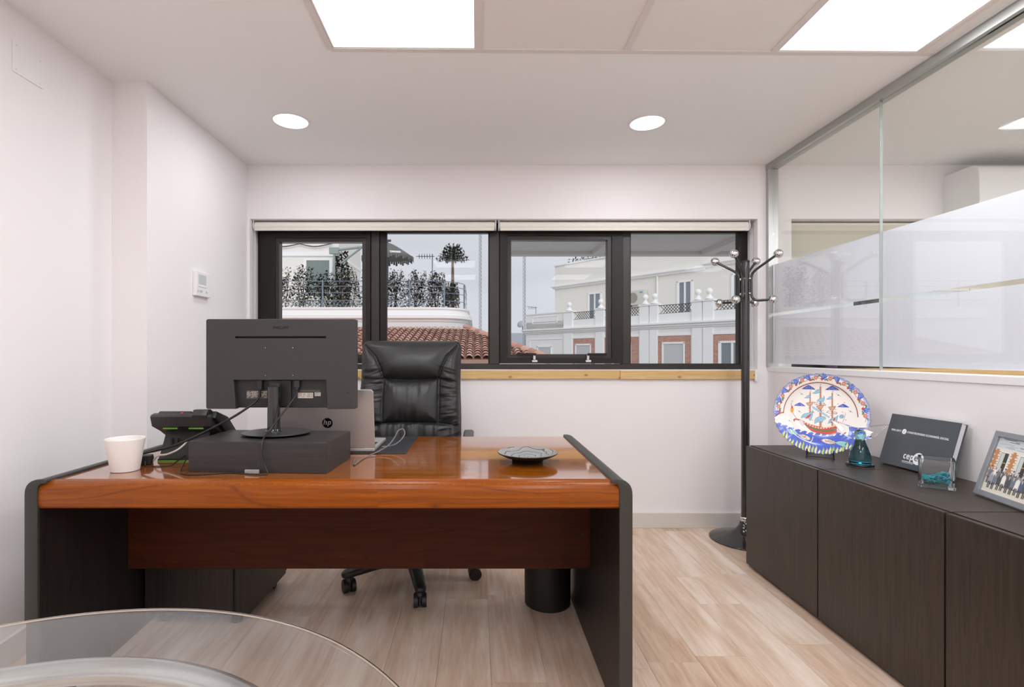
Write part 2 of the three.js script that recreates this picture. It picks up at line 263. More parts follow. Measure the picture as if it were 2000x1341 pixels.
function rodBox(x, y, z, d) { return merge([bx(x - 0.008, y - 0.008, z, x + 0.008, y + 0.008, z + 0.02, 0.003), bx(x, y - 0.006, z + 0.012, x + d * 0.118, y + 0.008, z + 0.024, 0.004)]); }
windowUnit('window_1', WX0, WX1,
  [[WX0, -1.455, 0], [-0.71, -0.655, 1], [-0.652, -0.612, 0], [0.09, 0.158, 1], [0.99, 1.04, 1], [1.786, WX1, 0]],
  [{ sash: 1, x0: -1.455, x1: -0.71, gx0: -1.33, gx1: -0.767, gy0: 1.131, gy1: 1.89 }, { x0: -0.612, x1: 0.09 }, { sash: 1, x0: 0.158, x1: 0.99, gx0: 0.235, gx1: 0.888, gy0: 1.131, gy1: 1.904, handles: [0.393, 0.753] }, { x0: 1.04, x1: 1.786 }]);
// pine batten under the window, in two lengths
{
  const s = structure('trim_1'); s.userData.label = 'knotty pine batten under the window';
  mesh('batten', grain(bx(WX0 + 0.003, 0.971, ZB, 0.935, 1.028, ZB + 0.018, 0.002), 'x'), M.pine, s);
  mesh('batten', grain(bx(0.937, 0.969, ZB, 1.815, 1.026, ZB + 0.018, 0.002), 'x', 0.6), M.pine, s);
  const n = structure('trim_2'); n.userData.label = 'pine batten under the window of the next room';
  mesh('batten', grain(bx(NX0, 0.985, ZB, NX1, 1.04, ZB + 0.018, 0.002), 'x', 1.1), M.pine, n);
}
// roller blinds rolled up at the top of the niche
for (const [a, b, lab] of [[-1.468, 0.129, 'rolled-up cream roller blind above the casement by the left wall'], [0.15, 1.803, 'rolled-up cream roller blind above the window with the latches']]) {
  const t = thing('roller_blind', lab, 'blind', [0, 0, 0], 0, 'roller blinds of the office window');
  const roll = new THREE.CylinderGeometry(0.029, 0.029, b - a - 0.012, 24); roll.rotateZ(Math.PI / 2); roll.translate((a + b) / 2, 1.981, -3.4);
  mesh('roll', roll, M.blindFabric, t);
  mesh('hem_bar', bx(a + 0.008, 1.944, -3.366, b - 0.008, 1.964, -3.378, 0.005), M.blindFabric, t);
  for (const x of [a, b]) mesh('bracket', merge([new THREE.CylinderGeometry(0.031, 0.031, 0.006, 24).rotateZ(Math.PI / 2).translate(x, 1.981, -3.4), bx(x - 0.003, 1.99, -3.375, x + 0.003, 2.016, -3.425)]), M.whitePaint, t);
}
for (const [x, top, lab] of [[-1.4655, 1.97, 'thin white blind cord hanging at the left window jamb'], [1.8205, 1.97, 'thin white blind cord beside the coat stand']]) {
  const t = thing('blind_cord', lab, 'cord', [0, 0, 0], 0, 'cords of the roller blinds');
  for (const d of [0, 0.018]) mesh('cord', rod([x, 0.985, -3.392 + d], [x, top, -3.4 + d], 0.0016, 6), M.whitePaint, t);
  mesh('tensioner', bx(x - 0.008, 0.955, -3.342, x + 0.008, 1.02, -3.324, 0.004), M.whitePaint, t);
}

// glass partition
{
  const p = structure('window_2'); p.userData.label = 'frosted glass partition with a clear stripe and aluminium head rail';
  mesh('head_rail', merge([bx(XG - 0.012, CEIL - 0.036, ZB, XG + 0.052, CEIL, ZF), bx(XG - 0.014, CEIL - 0.04, ZB, XG - 0.006, CEIL - 0.006, ZF)]), M.aluminium, p);
  mesh('side_post', bx(XG - 0.012, 1.053, ZB, XG + 0.052, CEIL - 0.036, ZB + 0.03, 0.002), M.aluminium, p);
  const edges = [ZB + 0.03, -2.43, -1.53, -0.63, 0.27, 1.17, ZF];
  for (let i = 0; i + 1 < edges.length; i++) {
    const a = edges[i] + 0.003, b = edges[i + 1] - 0.003;
    const g = mesh('pane', bx(XG + 0.012, 1.053, a, XG + 0.022, CEIL - 0.036, b), M.partitionGlass, p);
    for (const [y0, y1] of [[1.072, 1.379], [1.398, 1.711]]) mesh('frosted_film', bx(XG + 0.0225, y0, a + 0.001, XG + 0.0232, y1, b - 0.001), M.frost, g);
    if (i) mesh('joint', bx(XG + 0.011, 1.053, edges[i] - 0.003, XG + 0.023, CEIL - 0.036, edges[i] + 0.003, 0.001), M.jointSeal, p);
  }
}

// next room: window with lowered blinds, air conditioner, plant
windowUnit('window_3', NX0, NX1, [[NX0, NX0 + 0.03, 0], [2.6, 2.72, 1], [3.46, 3.58, 1], [NX1 - 0.04, NX1, 0]], [{ x0: NX0 + 0.03, x1: 2.6 }, { x0: 2.72, x1: 3.46 }, { x0: 3.58, x1: NX1 - 0.04 }]);
for (const [a, b, lab] of [[NX0 + 0.005, 3.27, 'half-lowered cream blind in the next room, beside the partition post'], [3.275, NX1 - 0.01, 'half-lowered cream blind in the next room, below the air conditioner']]) {
  const t = thing('roller_blind', lab, 'blind', [0, 0, 0], 0, 'blinds of the next room');
  mesh('roll', new THREE.CylinderGeometry(0.024, 0.024, b - a, 24).rotateZ(Math.PI / 2).translate((a + b) / 2, 1.986, -3.425), M.blindFabric, t);
  mesh('curtain', bx(a, 1.56, -3.4, b, 1.99, -3.4015), M.blindLet, t);
  mesh('hem_bar', bx(a, 1.55, -3.394, b, 1.568, -3.407, 0.004), M.blindFabric, t);
}
{
  const t = thing('air_conditioner', 'white wall-mounted air conditioner in the next room', 'air conditioner', [3.48, 2.0, ZB]);
  const s = new THREE.Shape(); s.moveTo(0, 0.02); s.lineTo(0, 0.29); s.lineTo(0.17, 0.29); s.quadraticCurveTo(0.225, 0.29, 0.23, 0.24); s.lineTo(0.235, 0.08); s.quadraticCurveTo(0.235, 0.03, 0.17, 0.0); s.lineTo(0.05, 0);
  const body = extrude(s, 0.84, { bevel: 0.004 }); body.rotateY(-Math.PI / 2); body.translate(0.42, 0, 0);
  mesh('body', body, std('acWhite', { color: 0xf0eeec, roughness: 0.25 }), t);
  mesh('louvre', bx(-0.36, 0.012, 0.19, 0.36, 0.026, 0.232, 0.004), M.whitePaint, t);
}
{
  const t = thing('potted_plant', 'low green plant in a purple pot on the window sill of the next room', 'plant', [2.35, WY0, -3.385]);
  mesh('pot', lathe([[0, 0], [0.028, 0], [0.036, 0.045], [0.032, 0.045], [0.03, 0.03], [0, 0.03]], 20), std('purplePot', { color: 0x7d5a80, roughness: 0.5 }), t);
  const r = rng(9), gs = []; for (let i = 0; i < 40; i++) { const a = r() * 6.28, l = 0.05 + r() * 0.12, y = 0.03 + r() * 0.03, x = Math.cos(a) * l * 1.4 + 0.1, z = Math.sin(a) * 0.035; gs.push(rod([0, 0.03, 0], [x, y, z], 0.002, 5, 0.001)); gs.push(new THREE.SphereGeometry(0.009, 6, 4).scale(1.5, 0.4, 1).translate(x, y, z)); }
  mesh('leaves', merge(gs), std('plantGreen', { color: 0x4e6b3d, roughness: 0.6 }), t);
}

// ---------------------------------------------------------------- desk
const DX0 = -1.371, DX1 = 0.4736, DZ0 = -1.563, DZ1 = -2.4375, DY = 0.74;
{
  const t = thing('desk', 'large executive desk with glossy cherry top and black side panels', 'desk', [0, 0, 0]);
  mesh('desk_top', grain(bx(DX0 + 0.036, DY - 0.034, DZ0 - 0.03, DX1 - 0.036, DY, DZ1, 0.003), 'x'), M.deskTop, t);
  { // rounded front rail
    const p = new THREE.Shape(); p.moveTo(-0.0285, 0); p.lineTo(-0.006, 0); p.quadraticCurveTo(0, 0.0005, 0.001, 0.008); p.quadraticCurveTo(0.0035, 0.03, 0.001, 0.052); p.quadraticCurveTo(-0.002, 0.0745, -0.0285, 0.0775); p.lineTo(-0.0285, 0);
    const q = extrude(p, DX1 - DX0 - 0.078, { bevel: 0.003, curve: 12 }); q.rotateY(-Math.PI / 2); q.scale(-1, 1, 1); flip(q);
    q.translate(DX0 + 0.039, DY - 0.0775, DZ0); mesh('front_rail', grain(creased(q), 'x', 0.3, 0.1), M.deskRail, t);
  }
  const zfront = DZ0 + 0.004, zback = DZ1 - 0.01;
  for (const s of [-1, 1]) {
    const X = s < 0 ? DX0 : DX1, d = -s;                              // d points inwards
    // dark oak slab and the grey rubber edge that wraps over its top and front
    const p = mesh('side_panel', grain(bx(X + d * 0.004, 0, zfront - 0.006, X + d * 0.0355, DY - 0.012, zback + 0.004), 'y'), M.blackOak, t);
    const h = DY + 0.008, a = new THREE.Shape(); a.moveTo(0, 0.002); a.lineTo(0, h - 0.045); a.quadraticCurveTo(0, h, 0.045, h); a.lineTo(0.054, h); a.quadraticCurveTo(0.059, h - 0.001, 0.059, h - 0.008); a.lineTo(0.05, h - 0.0085); a.quadraticCurveTo(0.037, h - 0.012, 0.036, h - 0.03); a.lineTo(0.036, 0.002);
    const front = extrude(a, 0.008, { bevel: 0.002, curve: 10 }); if (d < 0) { front.scale(-1, 1, 1); flip(front); } front.translate(X, 0, zfront - 0.006);
    const b = new THREE.Shape(); b.moveTo(-0.0005, h - 0.09); b.lineTo(-0.0005, h - 0.045); b.quadraticCurveTo(0, h, 0.045, h); b.lineTo(0.052, h); b.quadraticCurveTo(0.058, h - 0.001, 0.058, h - 0.0075); b.lineTo(0.036, h - 0.0075); b.lineTo(0.036, h - 0.03); b.lineTo(0.0045, h - 0.03); b.lineTo(0.0045, h - 0.09);
    const over = extrude(b, zfront - zback - 0.01, { curve: 10 }); if (d < 0) { over.scale(-1, 1, 1); flip(over); } over.translate(X, 0, zback);
    mesh('edge_trim', merge([creased(front), creased(over), bx(X, 0, zback, X + d * 0.036, h - 0.03, zback + 0.008)]), M.rubber, p);
  }
  const mp = mesh('modesty_panel', grain(bx(DX0 + 0.036, 0.309, -1.963, DX1 - 0.036, DY - 0.034, -1.981, 0.001), 'x', 0.2, 0.3), M.modesty, t);
  for (const x of [DX0 + 0.06, DX1 - 0.065]) mesh('screw_cap', new THREE.CylinderGeometry(0.004, 0.004, 0.002, 12).rotateX(Math.PI / 2).translate(x, 0.44, -1.9625), M.blackPlastic, mp);
  const em = mesh('emblem', extrude([[-0.014, -0.0085], [0.006, -0.0085], [0.014, 0.0085], [-0.006, 0.0085]], 0.001, { holes: [[[-0.0115, -0.007], [0.005, -0.007], [0.0115, 0.007], [-0.005, 0.007]]] }).translate(-1.307, 0.692, DZ0 + 0.0028), M.brass, t);
  mesh('letter', letters('P', 0.008, 0.001).applyMatrix4(new THREE.Matrix4().makeShear(0, 0, 0.45, 0, 0, 0)).translate(-1.307, 0.692, DZ0 + 0.0028), M.brass, em);
}
function flip(g) { // a mirrored shape keeps its outward faces
  const p = g.attributes; for (const k of Object.keys(p)) { const a = p[k], n = a.itemSize; for (let i = 0; i + 2 < a.count; i += 3) for (let c = 0; c < n; c++) { const u = a.array[(i + 1) * n + c]; a.array[(i + 1) * n + c] = a.array[(i + 2) * n + c]; a.array[(i + 2) * n + c] = u; } } return g;
}
function creased(g) { return toCreasedNormals(g.index ? g.toNonIndexed() : g, 0.6); }

{ // drawer unit under the desk, seen from behind
  const t = thing('drawer_pedestal', 'dark oak drawer pedestal on castors under the desk', 'pedestal', [-1.325, 0, -2.03]);
  mesh('body', grain(merge([bx(0.004, 0.05, -0.012, 0.385, 0.6, -0.5, 0.002)]), 'y'), M.blackOak, t);
  mesh('back_panel', grain(bx(0.012, 0.056, 0, 0.36, 0.594, -0.012, 0.001), 'y', 0.3), M.blackOak, t);
  mesh('worktop', grain(bx(0, 0.6, 0.004, 0.39, 0.624, -0.51, 0.002), 'x'), M.blackOak, t);
  for (let k = 0; k < 3; k++) { const d = mesh('drawer', grain(bx(0.006, 0.06 + k * 0.18, -0.5, 0.383, 0.235 + k * 0.18, -0.518, 0.002), 'x'), M.blackOak, t); mesh('handle', bx(0.13, 0.14 + k * 0.18, -0.518, 0.26, 0.15 + k * 0.18, -0.535, 0.003), M.steel, d); }
  for (const [x, z] of [[0.05, -0.06], [0.34, -0.06], [0.05, -0.45], [0.34, -0.45]]) mesh('castor', merge([new THREE.CylinderGeometry(0.021, 0.021, 0.026, 16).rotateZ(Math.PI / 2).translate(x, 0.021, z), bx(x - 0.017, 0.03, z - 0.017, x + 0.017, 0.05, z + 0.017, 0.003)]), M.blackPlastic, t);
}
{ // round waste bin
  const t = thing('waste_bin', 'round black waste bin under the desk', 'bin', [0.325, 0, -2.335]);
  mesh('bin_body', lathe([[0, 0], [0.098, 0], [0.103, 0.004], [0.106, 0.3], [0.109, 0.304], [0.106, 0.308], [0.102, 0.302], [0.099, 0.012], [0, 0.01]], 48), std('binBlack', { color: 0x151414, roughness: 0.5 }), t);
}

// ---------------------------------------------------------------- office chair
{
  const t = thing('office_chair', 'black leather executive swivel chair behind the desk', 'chair', [-0.33, 0, -2.61]);
  // backrest: quilted shell facing the camera; local heights in room metres
  const W = 0.279, Y0 = 0.5, Y1 = 1.208, nu = 120, nv = 170;
  const seams = [[[-0.142, 1.004], [-0.143, 0.9], [-0.14, 0.765]], [[0.158, 1.004], [0.16, 0.9], [0.158, 0.765]],
    [[-0.142, 1.004], [-0.1, 0.995], [0, 0.989], [0.1, 0.994], [0.158, 1.004]], [[-0.142, 1.004], [-0.158, 1.06], [-0.19, 1.12], [-0.25, 1.175]], [[0.158, 1.004], [0.172, 1.06], [0.2, 1.12], [0.255, 1.175]],
    [[-0.26, 0.75], [-0.14, 0.765], [0, 0.768], [0.158, 0.765], [0.26, 0.752]]];
  const seg = (x, y, [ax, ay], [bx2, by]) => { const dx = bx2 - ax, dy = by - ay, k = clamp(((x - ax) * dx + (y - ay) * dy) / (dx * dx + dy * dy)); return Math.hypot(x - ax - k * dx, y - ay - k * dy); };
  const near = (x, y) => { let m = 9; for (const s of seams) for (let i = 0; i + 1 < s.length; i++) m = Math.min(m, seg(x, y, s[i], s[i + 1])); return m; };
  const half = (v) => { const top = clamp((v - 0.945) / 0.055), w = W * (0.985 - 0.02 * Math.sin(Math.PI * clamp((v - 0.45) / 0.5))); return w - 0.035 * (1 - Math.sqrt(1 - top * top)); };
  const lean = (y) => -0.16 - 0.10 * (y - 0.5) - 0.05 * Math.pow(clamp((y - 0.95) / 0.26), 2) + 0.03 * Math.sin(clamp((y - 0.5) / 0.5) * Math.PI);
  const pos = [], uv = [], idx = [];
  for (const side of [0, 1]) for (let j = 0; j <= nv; j++) for (let i = 0; i <= nu; i++) {
    const v = j / nv, y = Y0 + v * (Y1 - Y0), s = Math.sin((i / nu * 2 - 1) * Math.PI / 2), w = half(v), x = s * w, edge = Math.min(w - Math.abs(x), (Y1 - y) * 1.2, (y - Y0) * 1.2 + 0.001);
    const rim = Math.sqrt(clamp(1 - Math.pow(1 - clamp(edge / 0.045), 2)));
    let z = lean(y);
    if (side === 0) {
      const d = near(x, y), puff = 1 - Math.exp(-d / 0.028); let b = 0.042 * rim + 0.026 * puff * rim;
      if (y > 1.0) b += 0.030 * rim * Math.sin(clamp((y - 0.99) / 0.2) * Math.PI) * (1 - Math.pow(Math.abs(x) / 0.27, 4));
      else if (y > 0.765) b += 0.018 * Math.sin((y - 0.765) / 0.235 * Math.PI) * clamp(1 - Math.pow(Math.abs(x) / 0.15, 4)) * rim;
      b -= 0.007 * Math.exp(-Math.pow(d / 0.0045, 2)) * rim;
      const sideZone = clamp((Math.abs(x - 0.008) - 0.14) / 0.03), ax = Math.abs(x), fan = (y - 1.0) * (1 + (ax - 0.14) * 1.5);
      const wr = fbm(ax * 7 + (x > 0 ? 40 : 0), fan * 46 + ax * 9 + 90, 256, 256, 3) - 0.5;
      b += 0.030 * wr * sideZone * rim * clamp((1.17 - y) / 0.12) * (0.35 + 0.65 * clamp(1 - Math.abs(y - 0.99) / 0.17) + 0.5 * clamp(1 - Math.abs(y - 0.78) / 0.08));
      const mid = 1 - sideZone, gather = (yy, reach, amt) => amt * clamp(1 - Math.abs(y - yy) / reach) * (fbm(x * 42 + 10, y * 5 + yy * 30, 256, 256, 2) - 0.5);
      if (y < 1.0) b += mid * (gather(0.975, 0.12, 0.016) + gather(0.8, 0.07, 0.012)); if (y < 0.76) b += gather(0.745, 0.1, 0.02);
      b += 0.003 * (fbm(x * 14 + 3, y * 14, 256, 256, 2) - 0.5); z += b;
    } else z -= 0.035 * rim;
    pos.push(x, y, z); uv.push(x, y);
  }
  const row = nu + 1, back = row * (nv + 1);
  for (let j = 0; j < nv; j++) for (let i = 0; i < nu; i++) { const a = j * row + i, b = a + 1, c = a + row, d = c + 1; idx.push(a, b, d, a, d, c, back + a, back + d, back + b, back + a, back + c, back + d); }
  const g = new THREE.BufferGeometry(); g.setAttribute('position', new THREE.Float32BufferAttribute(pos, 3)); g.setAttribute('uv', new THREE.Float32BufferAttribute(uv, 2)); g.setIndex(idx); g.computeVertexNormals();
  const br = mesh('backrest', g, M.leather, t); br.position.x = -0.03;
  const rim = []; for (const [sx] of [[-1], [1]]) { const pts = []; for (let k = 0; k <= 14; k++) { const v = 0.02 + 0.93 * k / 14, y = Y0 + v * (Y1 - Y0); pts.push([sx * (half(v) + 0.001), y, lean(y) - 0.004]); } rim.push(tube(pts, 0.0035, 60, 6)); }
  mesh('piping', merge(rim), M.leather, br);
  // seat
  const seat = new RoundedBoxGeometry(0.54, 0.13, 0.52, 6, 0.06); seat.translate(-0.01, 0.455, 0.06); mesh('seat', seat, M.leather, t);
  for (const s of [-1, 1]) {
    const a = mesh('armrest', tube([[s * 0.30 - 0.01, 0.675, -0.12], [s * 0.3 - 0.01, 0.69, -0.05], [s * 0.3 - 0.01, 0.69, 0.12], [s * 0.31 - 0.01, 0.66, 0.19], [s * 0.29 - 0.01, 0.52, 0.17], [s * 0.25 - 0.01, 0.44, 0.1]], 0.022, 40, 10), M.blackPlastic, t);
    mesh('arm_pad', new RoundedBoxGeometry(0.055, 0.03, 0.25, 4, 0.014).translate(s * 0.3 - 0.01, 0.707, -0.06), std('armPad' + s, { color: 0x4b4b4d, roughness: 0.5 }), a);
  }
  mesh('gas_column', merge([new THREE.CylinderGeometry(0.028, 0.028, 0.18, 20).translate(0, 0.2, 0), new THREE.CylinderGeometry(0.02, 0.02, 0.16, 20).translate(0, 0.32, 0), bx(-0.1, 0.37, -0.1, 0.1, 0.4, 0.12, 0.01)]), M.blackPlastic, t);
  mesh('hub', lathe([[0, 0.06], [0.045, 0.062], [0.055, 0.075], [0.055, 0.125], [0.04, 0.14], [0, 0.142]], 30), M.blackPlastic, t);
  for (let k = 0; k < 5; k++) {
    const a = (76 + 72 * k) * Math.PI / 180, leg = mesh('leg', legGeo(), M.blackPlastic, t); leg.rotation.y = -a;
    const c = new THREE.Group(); c.name = 'castor'; c.position.set(Math.cos(a) * 0.325, 0, Math.sin(a) * 0.325); c.rotation.y = 0.4 * k + 0.1; t.add(c);
    mesh('hood', merge([new THREE.CylinderGeometry(0.016, 0.02, 0.022, 16).translate(0, 0.066, 0), new THREE.CylinderGeometry(0.0335, 0.0335, 0.05, 24, 1, false, Math.PI * 0.55, Math.PI * 0.9).rotateZ(Math.PI / 2).translate(0, 0.03, 0), bx(-0.007, 0.012, -0.02, 0.007, 0.058, 0.02, 0.005)]), M.blackPlastic, c);
    for (const s of [-1, 1]) mesh('wheel', new THREE.CylinderGeometry(0.03, 0.03, 0.02, 24).rotateZ(Math.PI / 2).translate(s * 0.019, 0.03, 0), M.blackPlastic, c);
  }
  function legGeo() { // tapered arm from the hub to the castor
    const secs = [[0.03, 0.074, 0.142, 0.04], [0.1, 0.082, 0.14, 0.035], [0.2, 0.08, 0.126, 0.031], [0.3, 0.073, 0.111, 0.028], [0.34, 0.07, 0.106, 0.026], [0.357, 0.075, 0.097, 0.016]], p = [], ix = [], n = 12;
    for (const [x, y0, y1, w] of secs) for (let i = 0; i < n; i++) { const a = i / n * Math.PI * 2, c = Math.cos(a), s = Math.sin(a), q = (u) => Math.sign(u) * Math.pow(Math.abs(u), 0.6); p.push(x, (y0 + y1) / 2 + q(s) * (y1 - y0) / 2, q(c) * w); }
    for (let j = 0; j + 1 < secs.length; j++) for (let i = 0; i < n; i++) { const a = j * n + i, b = j * n + (i + 1) % n; ix.push(a, b, b + n, a, b + n, a + n); }
    const last = (secs.length - 1) * n; for (let i = 1; i + 1 < n; i++) ix.push(last, last + i, last + i + 1);
    const g2 = new THREE.BufferGeometry(); g2.setAttribute('position', new THREE.Float32BufferAttribute(p, 3)); g2.setIndex(ix); g2.computeVertexNormals(); g2.setAttribute('uv', new THREE.Float32BufferAttribute(new Float32Array(p.length / 3 * 2), 2)); return g2;
  }
}

// ---------------------------------------------------------------- on the desk
{ // low black-brown box that raises the monitor
  const t = mesh('monitor_riser', grain(bx(-0.2335, 0, -0.13, 0.2335, 0.102, 0.13, 0.0015), 'x'), M.standBox, scene);
  t.position.set(-0.715, DY, -1.817); t.rotation.y = -0.0557; tag(t, 'dark brown wooden box under the monitor', 'monitor riser');
}
{
  const Z = -1.868, t = thing('monitor', 'black computer monitor seen from behind, on the wooden riser', 'monitor', [0, 0, 0]);
  const x0 = -0.9836, x1 = -0.4404, y0 = 0.934, y1 = 1.257;
  const s = new THREE.Shape(), r = 0.006; s.moveTo(x0 + r, y0); s.lineTo(-0.88, y0); s.lineTo(-0.888, 1.039); s.lineTo(-0.546, 1.039); s.lineTo(-0.541, y0); s.lineTo(x1 - r, y0); s.quadraticCurveTo(x1, y0, x1, y0 + r); s.lineTo(x1, y1 - r); s.quadraticCurveTo(x1, y1, x1 - r, y1); s.lineTo(x0 + r, y1); s.quadraticCurveTo(x0, y1, x0, y1 - r); s.lineTo(x0, y0 + r); s.quadraticCurveTo(x0, y0, x0 + r, y0);
  const shell = extrude(s, 0.022, { bevel: 0.0025, holes: [[[-0.882, 1.187], [-0.546, 1.187], [-0.546, 1.198], [-0.882, 1.198]]] }); shell.translate(0, 0, Z - 0.0245); grain(shell);
  const bc = mesh('back_cover', shell, M.monitorShell, t);
  mesh('brand_name', letters('PHILIPS', 0.0098, 0.0006).scale(1.12, 1, 1).translate(-0.712, 1.228, Z), M.voidBlack, bc);
  mesh('vent_slot', bx(-0.884, 1.185, Z - 0.012, -0.544, 1.2, Z - 0.02), M.voidBlack, bc);
  mesh('lock_slot', bx(-0.4715, 0.989, Z, -0.4625, 0.9925, Z + 0.0006), M.voidBlack, bc);
  for (const x of [-0.768, -0.668]) for (const y of [1.055, 1.155]) { const c = mesh('screw', new THREE.CylinderGeometry(0.0036, 0.0036, 0.001, 14).rotateX(Math.PI / 2).translate(x, y, Z), M.voidBlack, bc); mesh('screw_head', new THREE.SphereGeometry(0.0022, 10, 8).translate(x - 0.0006, y - 0.0008, Z + 0.0006), M.chrome, c); }
  const rp = mesh('recess_panel', bx(-0.9, y0 + 0.002, Z - 0.022, -0.53, 1.05, Z - 0.03), M.monitorDark, t);
  const printed = (name, w, h, x, y, rows, base, ink) => mesh(name, new THREE.PlaneGeometry(w, h).translate(x, y, Z - 0.0215), (() => { const m = std('print' + x, { roughness: 0.5, map: canvasTex(256, Math.round(256 * h / w), (c, W2, H2) => { c.fillStyle = base; c.fillRect(0, 0, W2, H2); const q = rng(Math.round(-x * 1000)); c.fillStyle = ink; for (let k = 0; k < rows; k++) { let px = 8; const py = 8 + k * (H2 - 16) / rows; while (px < W2 - 12) { const l = 4 + q() * 18; if (q() > 0.3) c.fillRect(px, py, Math.min(l, W2 - 8 - px), (H2 - 16) / rows * 0.55); px += l + 5; } } }) }); return m; })(), rp);
  printed('rating_label', 0.082, 0.03, -0.807, 0.982, 6, '#57504a', '#c8beb4'); printed('serial_label', 0.056, 0.02, -0.63, 0.979, 4, '#d0c6bd', '#6c635c'); printed('code_label', 0.022, 0.014, -0.585, 0.984, 3, '#cfc5bb', '#4c443e'); printed('type_label', 0.074, 0.007, -0.613, 0.996, 1, '#4b443f', '#6e655e');
  mesh('mount_cover', bx(-0.762, y0 + 0.004, Z - 0.022, -0.68, 1.036, Z - 0.012, 0.003), M.monitorDark, rp);
  mesh('bezel', bx(x0 - 0.0006, y0 - 0.0006, Z - 0.027, x1 + 0.0006, y1 + 0.0006, Z - 0.036, 0.002), M.blackPlastic, t);
  mesh('screen', bx(x0 + 0.006, y0 + 0.014, Z - 0.036, x1 - 0.006, y1 - 0.006, Z - 0.0366), std('screenGlass', { color: 0x0b0c0f, roughness: 0.12 }), t);
  const col = new THREE.CylinderGeometry(0.0225, 0.0225, 0.166, 32); col.scale(1, 1, 0.8); col.translate(-0.728, 0.931, -1.842);
  const cm = mesh('stand_column', col, M.blackGloss, t); mesh('collar', lathe([[0.024, 0.012], [0.026, 0.004], [0.032, 0], [0.024, 0]], 32).translate(-0.728, 0.852, -1.842), M.blackGloss, cm);
  mesh('neck', bx(-0.745, 0.975, -1.846, -0.711, 1.025, Z - 0.01, 0.004), M.monitorDark, cm);
  mesh('stand_base', lathe([[0, 0], [0.104, 0], [0.108, 0.005], [0.12, 0.0075], [0.1205, 0.009], [0.118, 0.0102], [0, 0.0115]], 64).scale(1, 1, 0.88).translate(-0.72, 0.842, -1.847), std('baseBlack', { color: 0x2a2b2e, roughness: 0.3 }), t);
  // connectors in the recess
  mesh('power_plug', merge([bx(-0.803, 1.0, Z - 0.02, -0.783, 1.036, Z - 0.002, 0.003), new THREE.CylinderGeometry(0.005, 0.004, 0.03, 12).translate(-0.793, 0.99, Z - 0.008)]), M.blackPlastic, t);
  mesh('video_plug', merge([bx(-0.669, 1.008, Z - 0.02, -0.647, 1.036, Z - 0.006, 0.003), bx(-0.665, 1.0, Z - 0.019, -0.651, 1.01, Z - 0.007, 0.003)]), M.darkPlastic, t);
  const yel = mesh('yellow_note', bx(-0.762, 0.8535, -1.886, -0.742, 0.8545, -1.866), std('noteYellow', { color: 0xb8b53c, roughness: 0.6 }), t);
}
const cable = (name, label, pts, r, m = M.cable, seg = 0) => tag(mesh(name, tube(pts, r, seg || pts.length * 10, 8), m, scene), label, 'cable');
cable('power_cable', 'thick black power cable hanging from the monitor past the white cup', [[-0.793, 0.985, -1.876], [-0.796, 0.968, -1.868], [-0.815, 0.945, -1.845], [-0.865, 0.908, -1.825], [-0.941, 0.866, -1.81], [-1.017, 0.828, -1.8], [-1.08, 0.804, -1.8], [-1.134, 0.79, -1.805], [-1.179, 0.78, -1.815], [-1.233, 0.762, -1.83], [-1.265, 0.75, -1.83]], 0.0042);
cable('video_cable', 'black video cable draped from the monitor over the riser front', [[-0.658, 1.0, -1.879], [-0.657, 0.985, -1.872], [-0.666, 0.953, -1.83], [-0.69, 0.91, -1.795], [-0.709, 0.866, -1.75], [-0.704, 0.848, -1.69], [-0.7, 0.83, -1.672], [-0.698, 0.8, -1.668], [-0.689, 0.768, -1.668], [-0.677, 0.7445, -1.665]], 0.003);
cable('phone_cord', 'thin black cord lying along the foot of the riser', [[-0.677, 0.7425, -1.658], [-0.704, 0.7425, -1.65], [-0.759, 0.7425, -1.668], [-0.82, 0.7425, -1.678], [-0.865, 0.7425, -1.662], [-0.92, 0.7425, -1.65], [-0.962, 0.7425, -1.672], [-0.99, 0.748, -1.72], [-1.012, 0.765, -1.79], [-1.03, 0.766, -1.85], [-1.06, 0.762, -1.9]], 0.0021);
cable('adapter_cord', 'thin black cord looping from the power adapter to the phone', [[-1.158, 0.757, -1.79], [-1.15, 0.7425, -1.782], [-1.108, 0.7425, -1.777], [-1.066, 0.7425, -1.787], [-1.063, 0.751, -1.82], [-1.071, 0.762, -1.9]], 0.002);
cable('network_cable', 'beige network cable curving under the desk phone', [[-1.2, 0.7435, -1.86], [-1.16, 0.748, -1.835], [-1.138, 0.768, -1.83], [-1.107, 0.773, -1.83], [-1.076, 0.786, -1.84], [-1.06, 0.803, -1.858], [-1.062, 0.815, -1.885]], 0.0034, M.cableWhite);
cable('laptop_cable', 'grey charger cable looping up beside the laptop', [[-0.45, 0.7435, -1.9], [-0.437, 0.7435, -1.83], [-0.428, 0.7435, -1.795], [-0.424, 0.7435, -1.87], [-0.412, 0.7435, -1.95], [-0.38, 0.752, -2.01], [-0.352, 0.766, -2.06], [-0.335, 0.79, -2.11], [-0.325, 0.812, -2.15], [-0.31, 0.815, -2.165], [-0.3, 0.8, -2.15], [-0.31, 0.778, -2.12], [-0.334, 0.762, -2.09], [-0.358, 0.757, -2.08], [-0.383, 0.756, -2.075]], 0.0026, M.cableGrey, 180);
tag(mesh('cable_tag', bx(-0.757, 0.7405, -1.672, -0.71, 0.7535, -1.6795, 0.002), std('tagSilver', { color: 0xa19b96, roughness: 0.5 }), scene), 'small grey adapter leaning on the foot of the riser', 'adapter');
{
  const t = thing('power_adapter', 'black power adapter brick behind the white cup', 'adapter', [-1.2, DY, -1.815], 0.35);
  mesh('brick', bx(-0.045, 0, -0.022, 0.045, 0.032, 0.022, 0.004), M.blackPlastic, t); mesh('socket', bx(0.044, 0.006, -0.013, 0.047, 0.026, 0.013, 0.001), M.voidBlack, t);
}
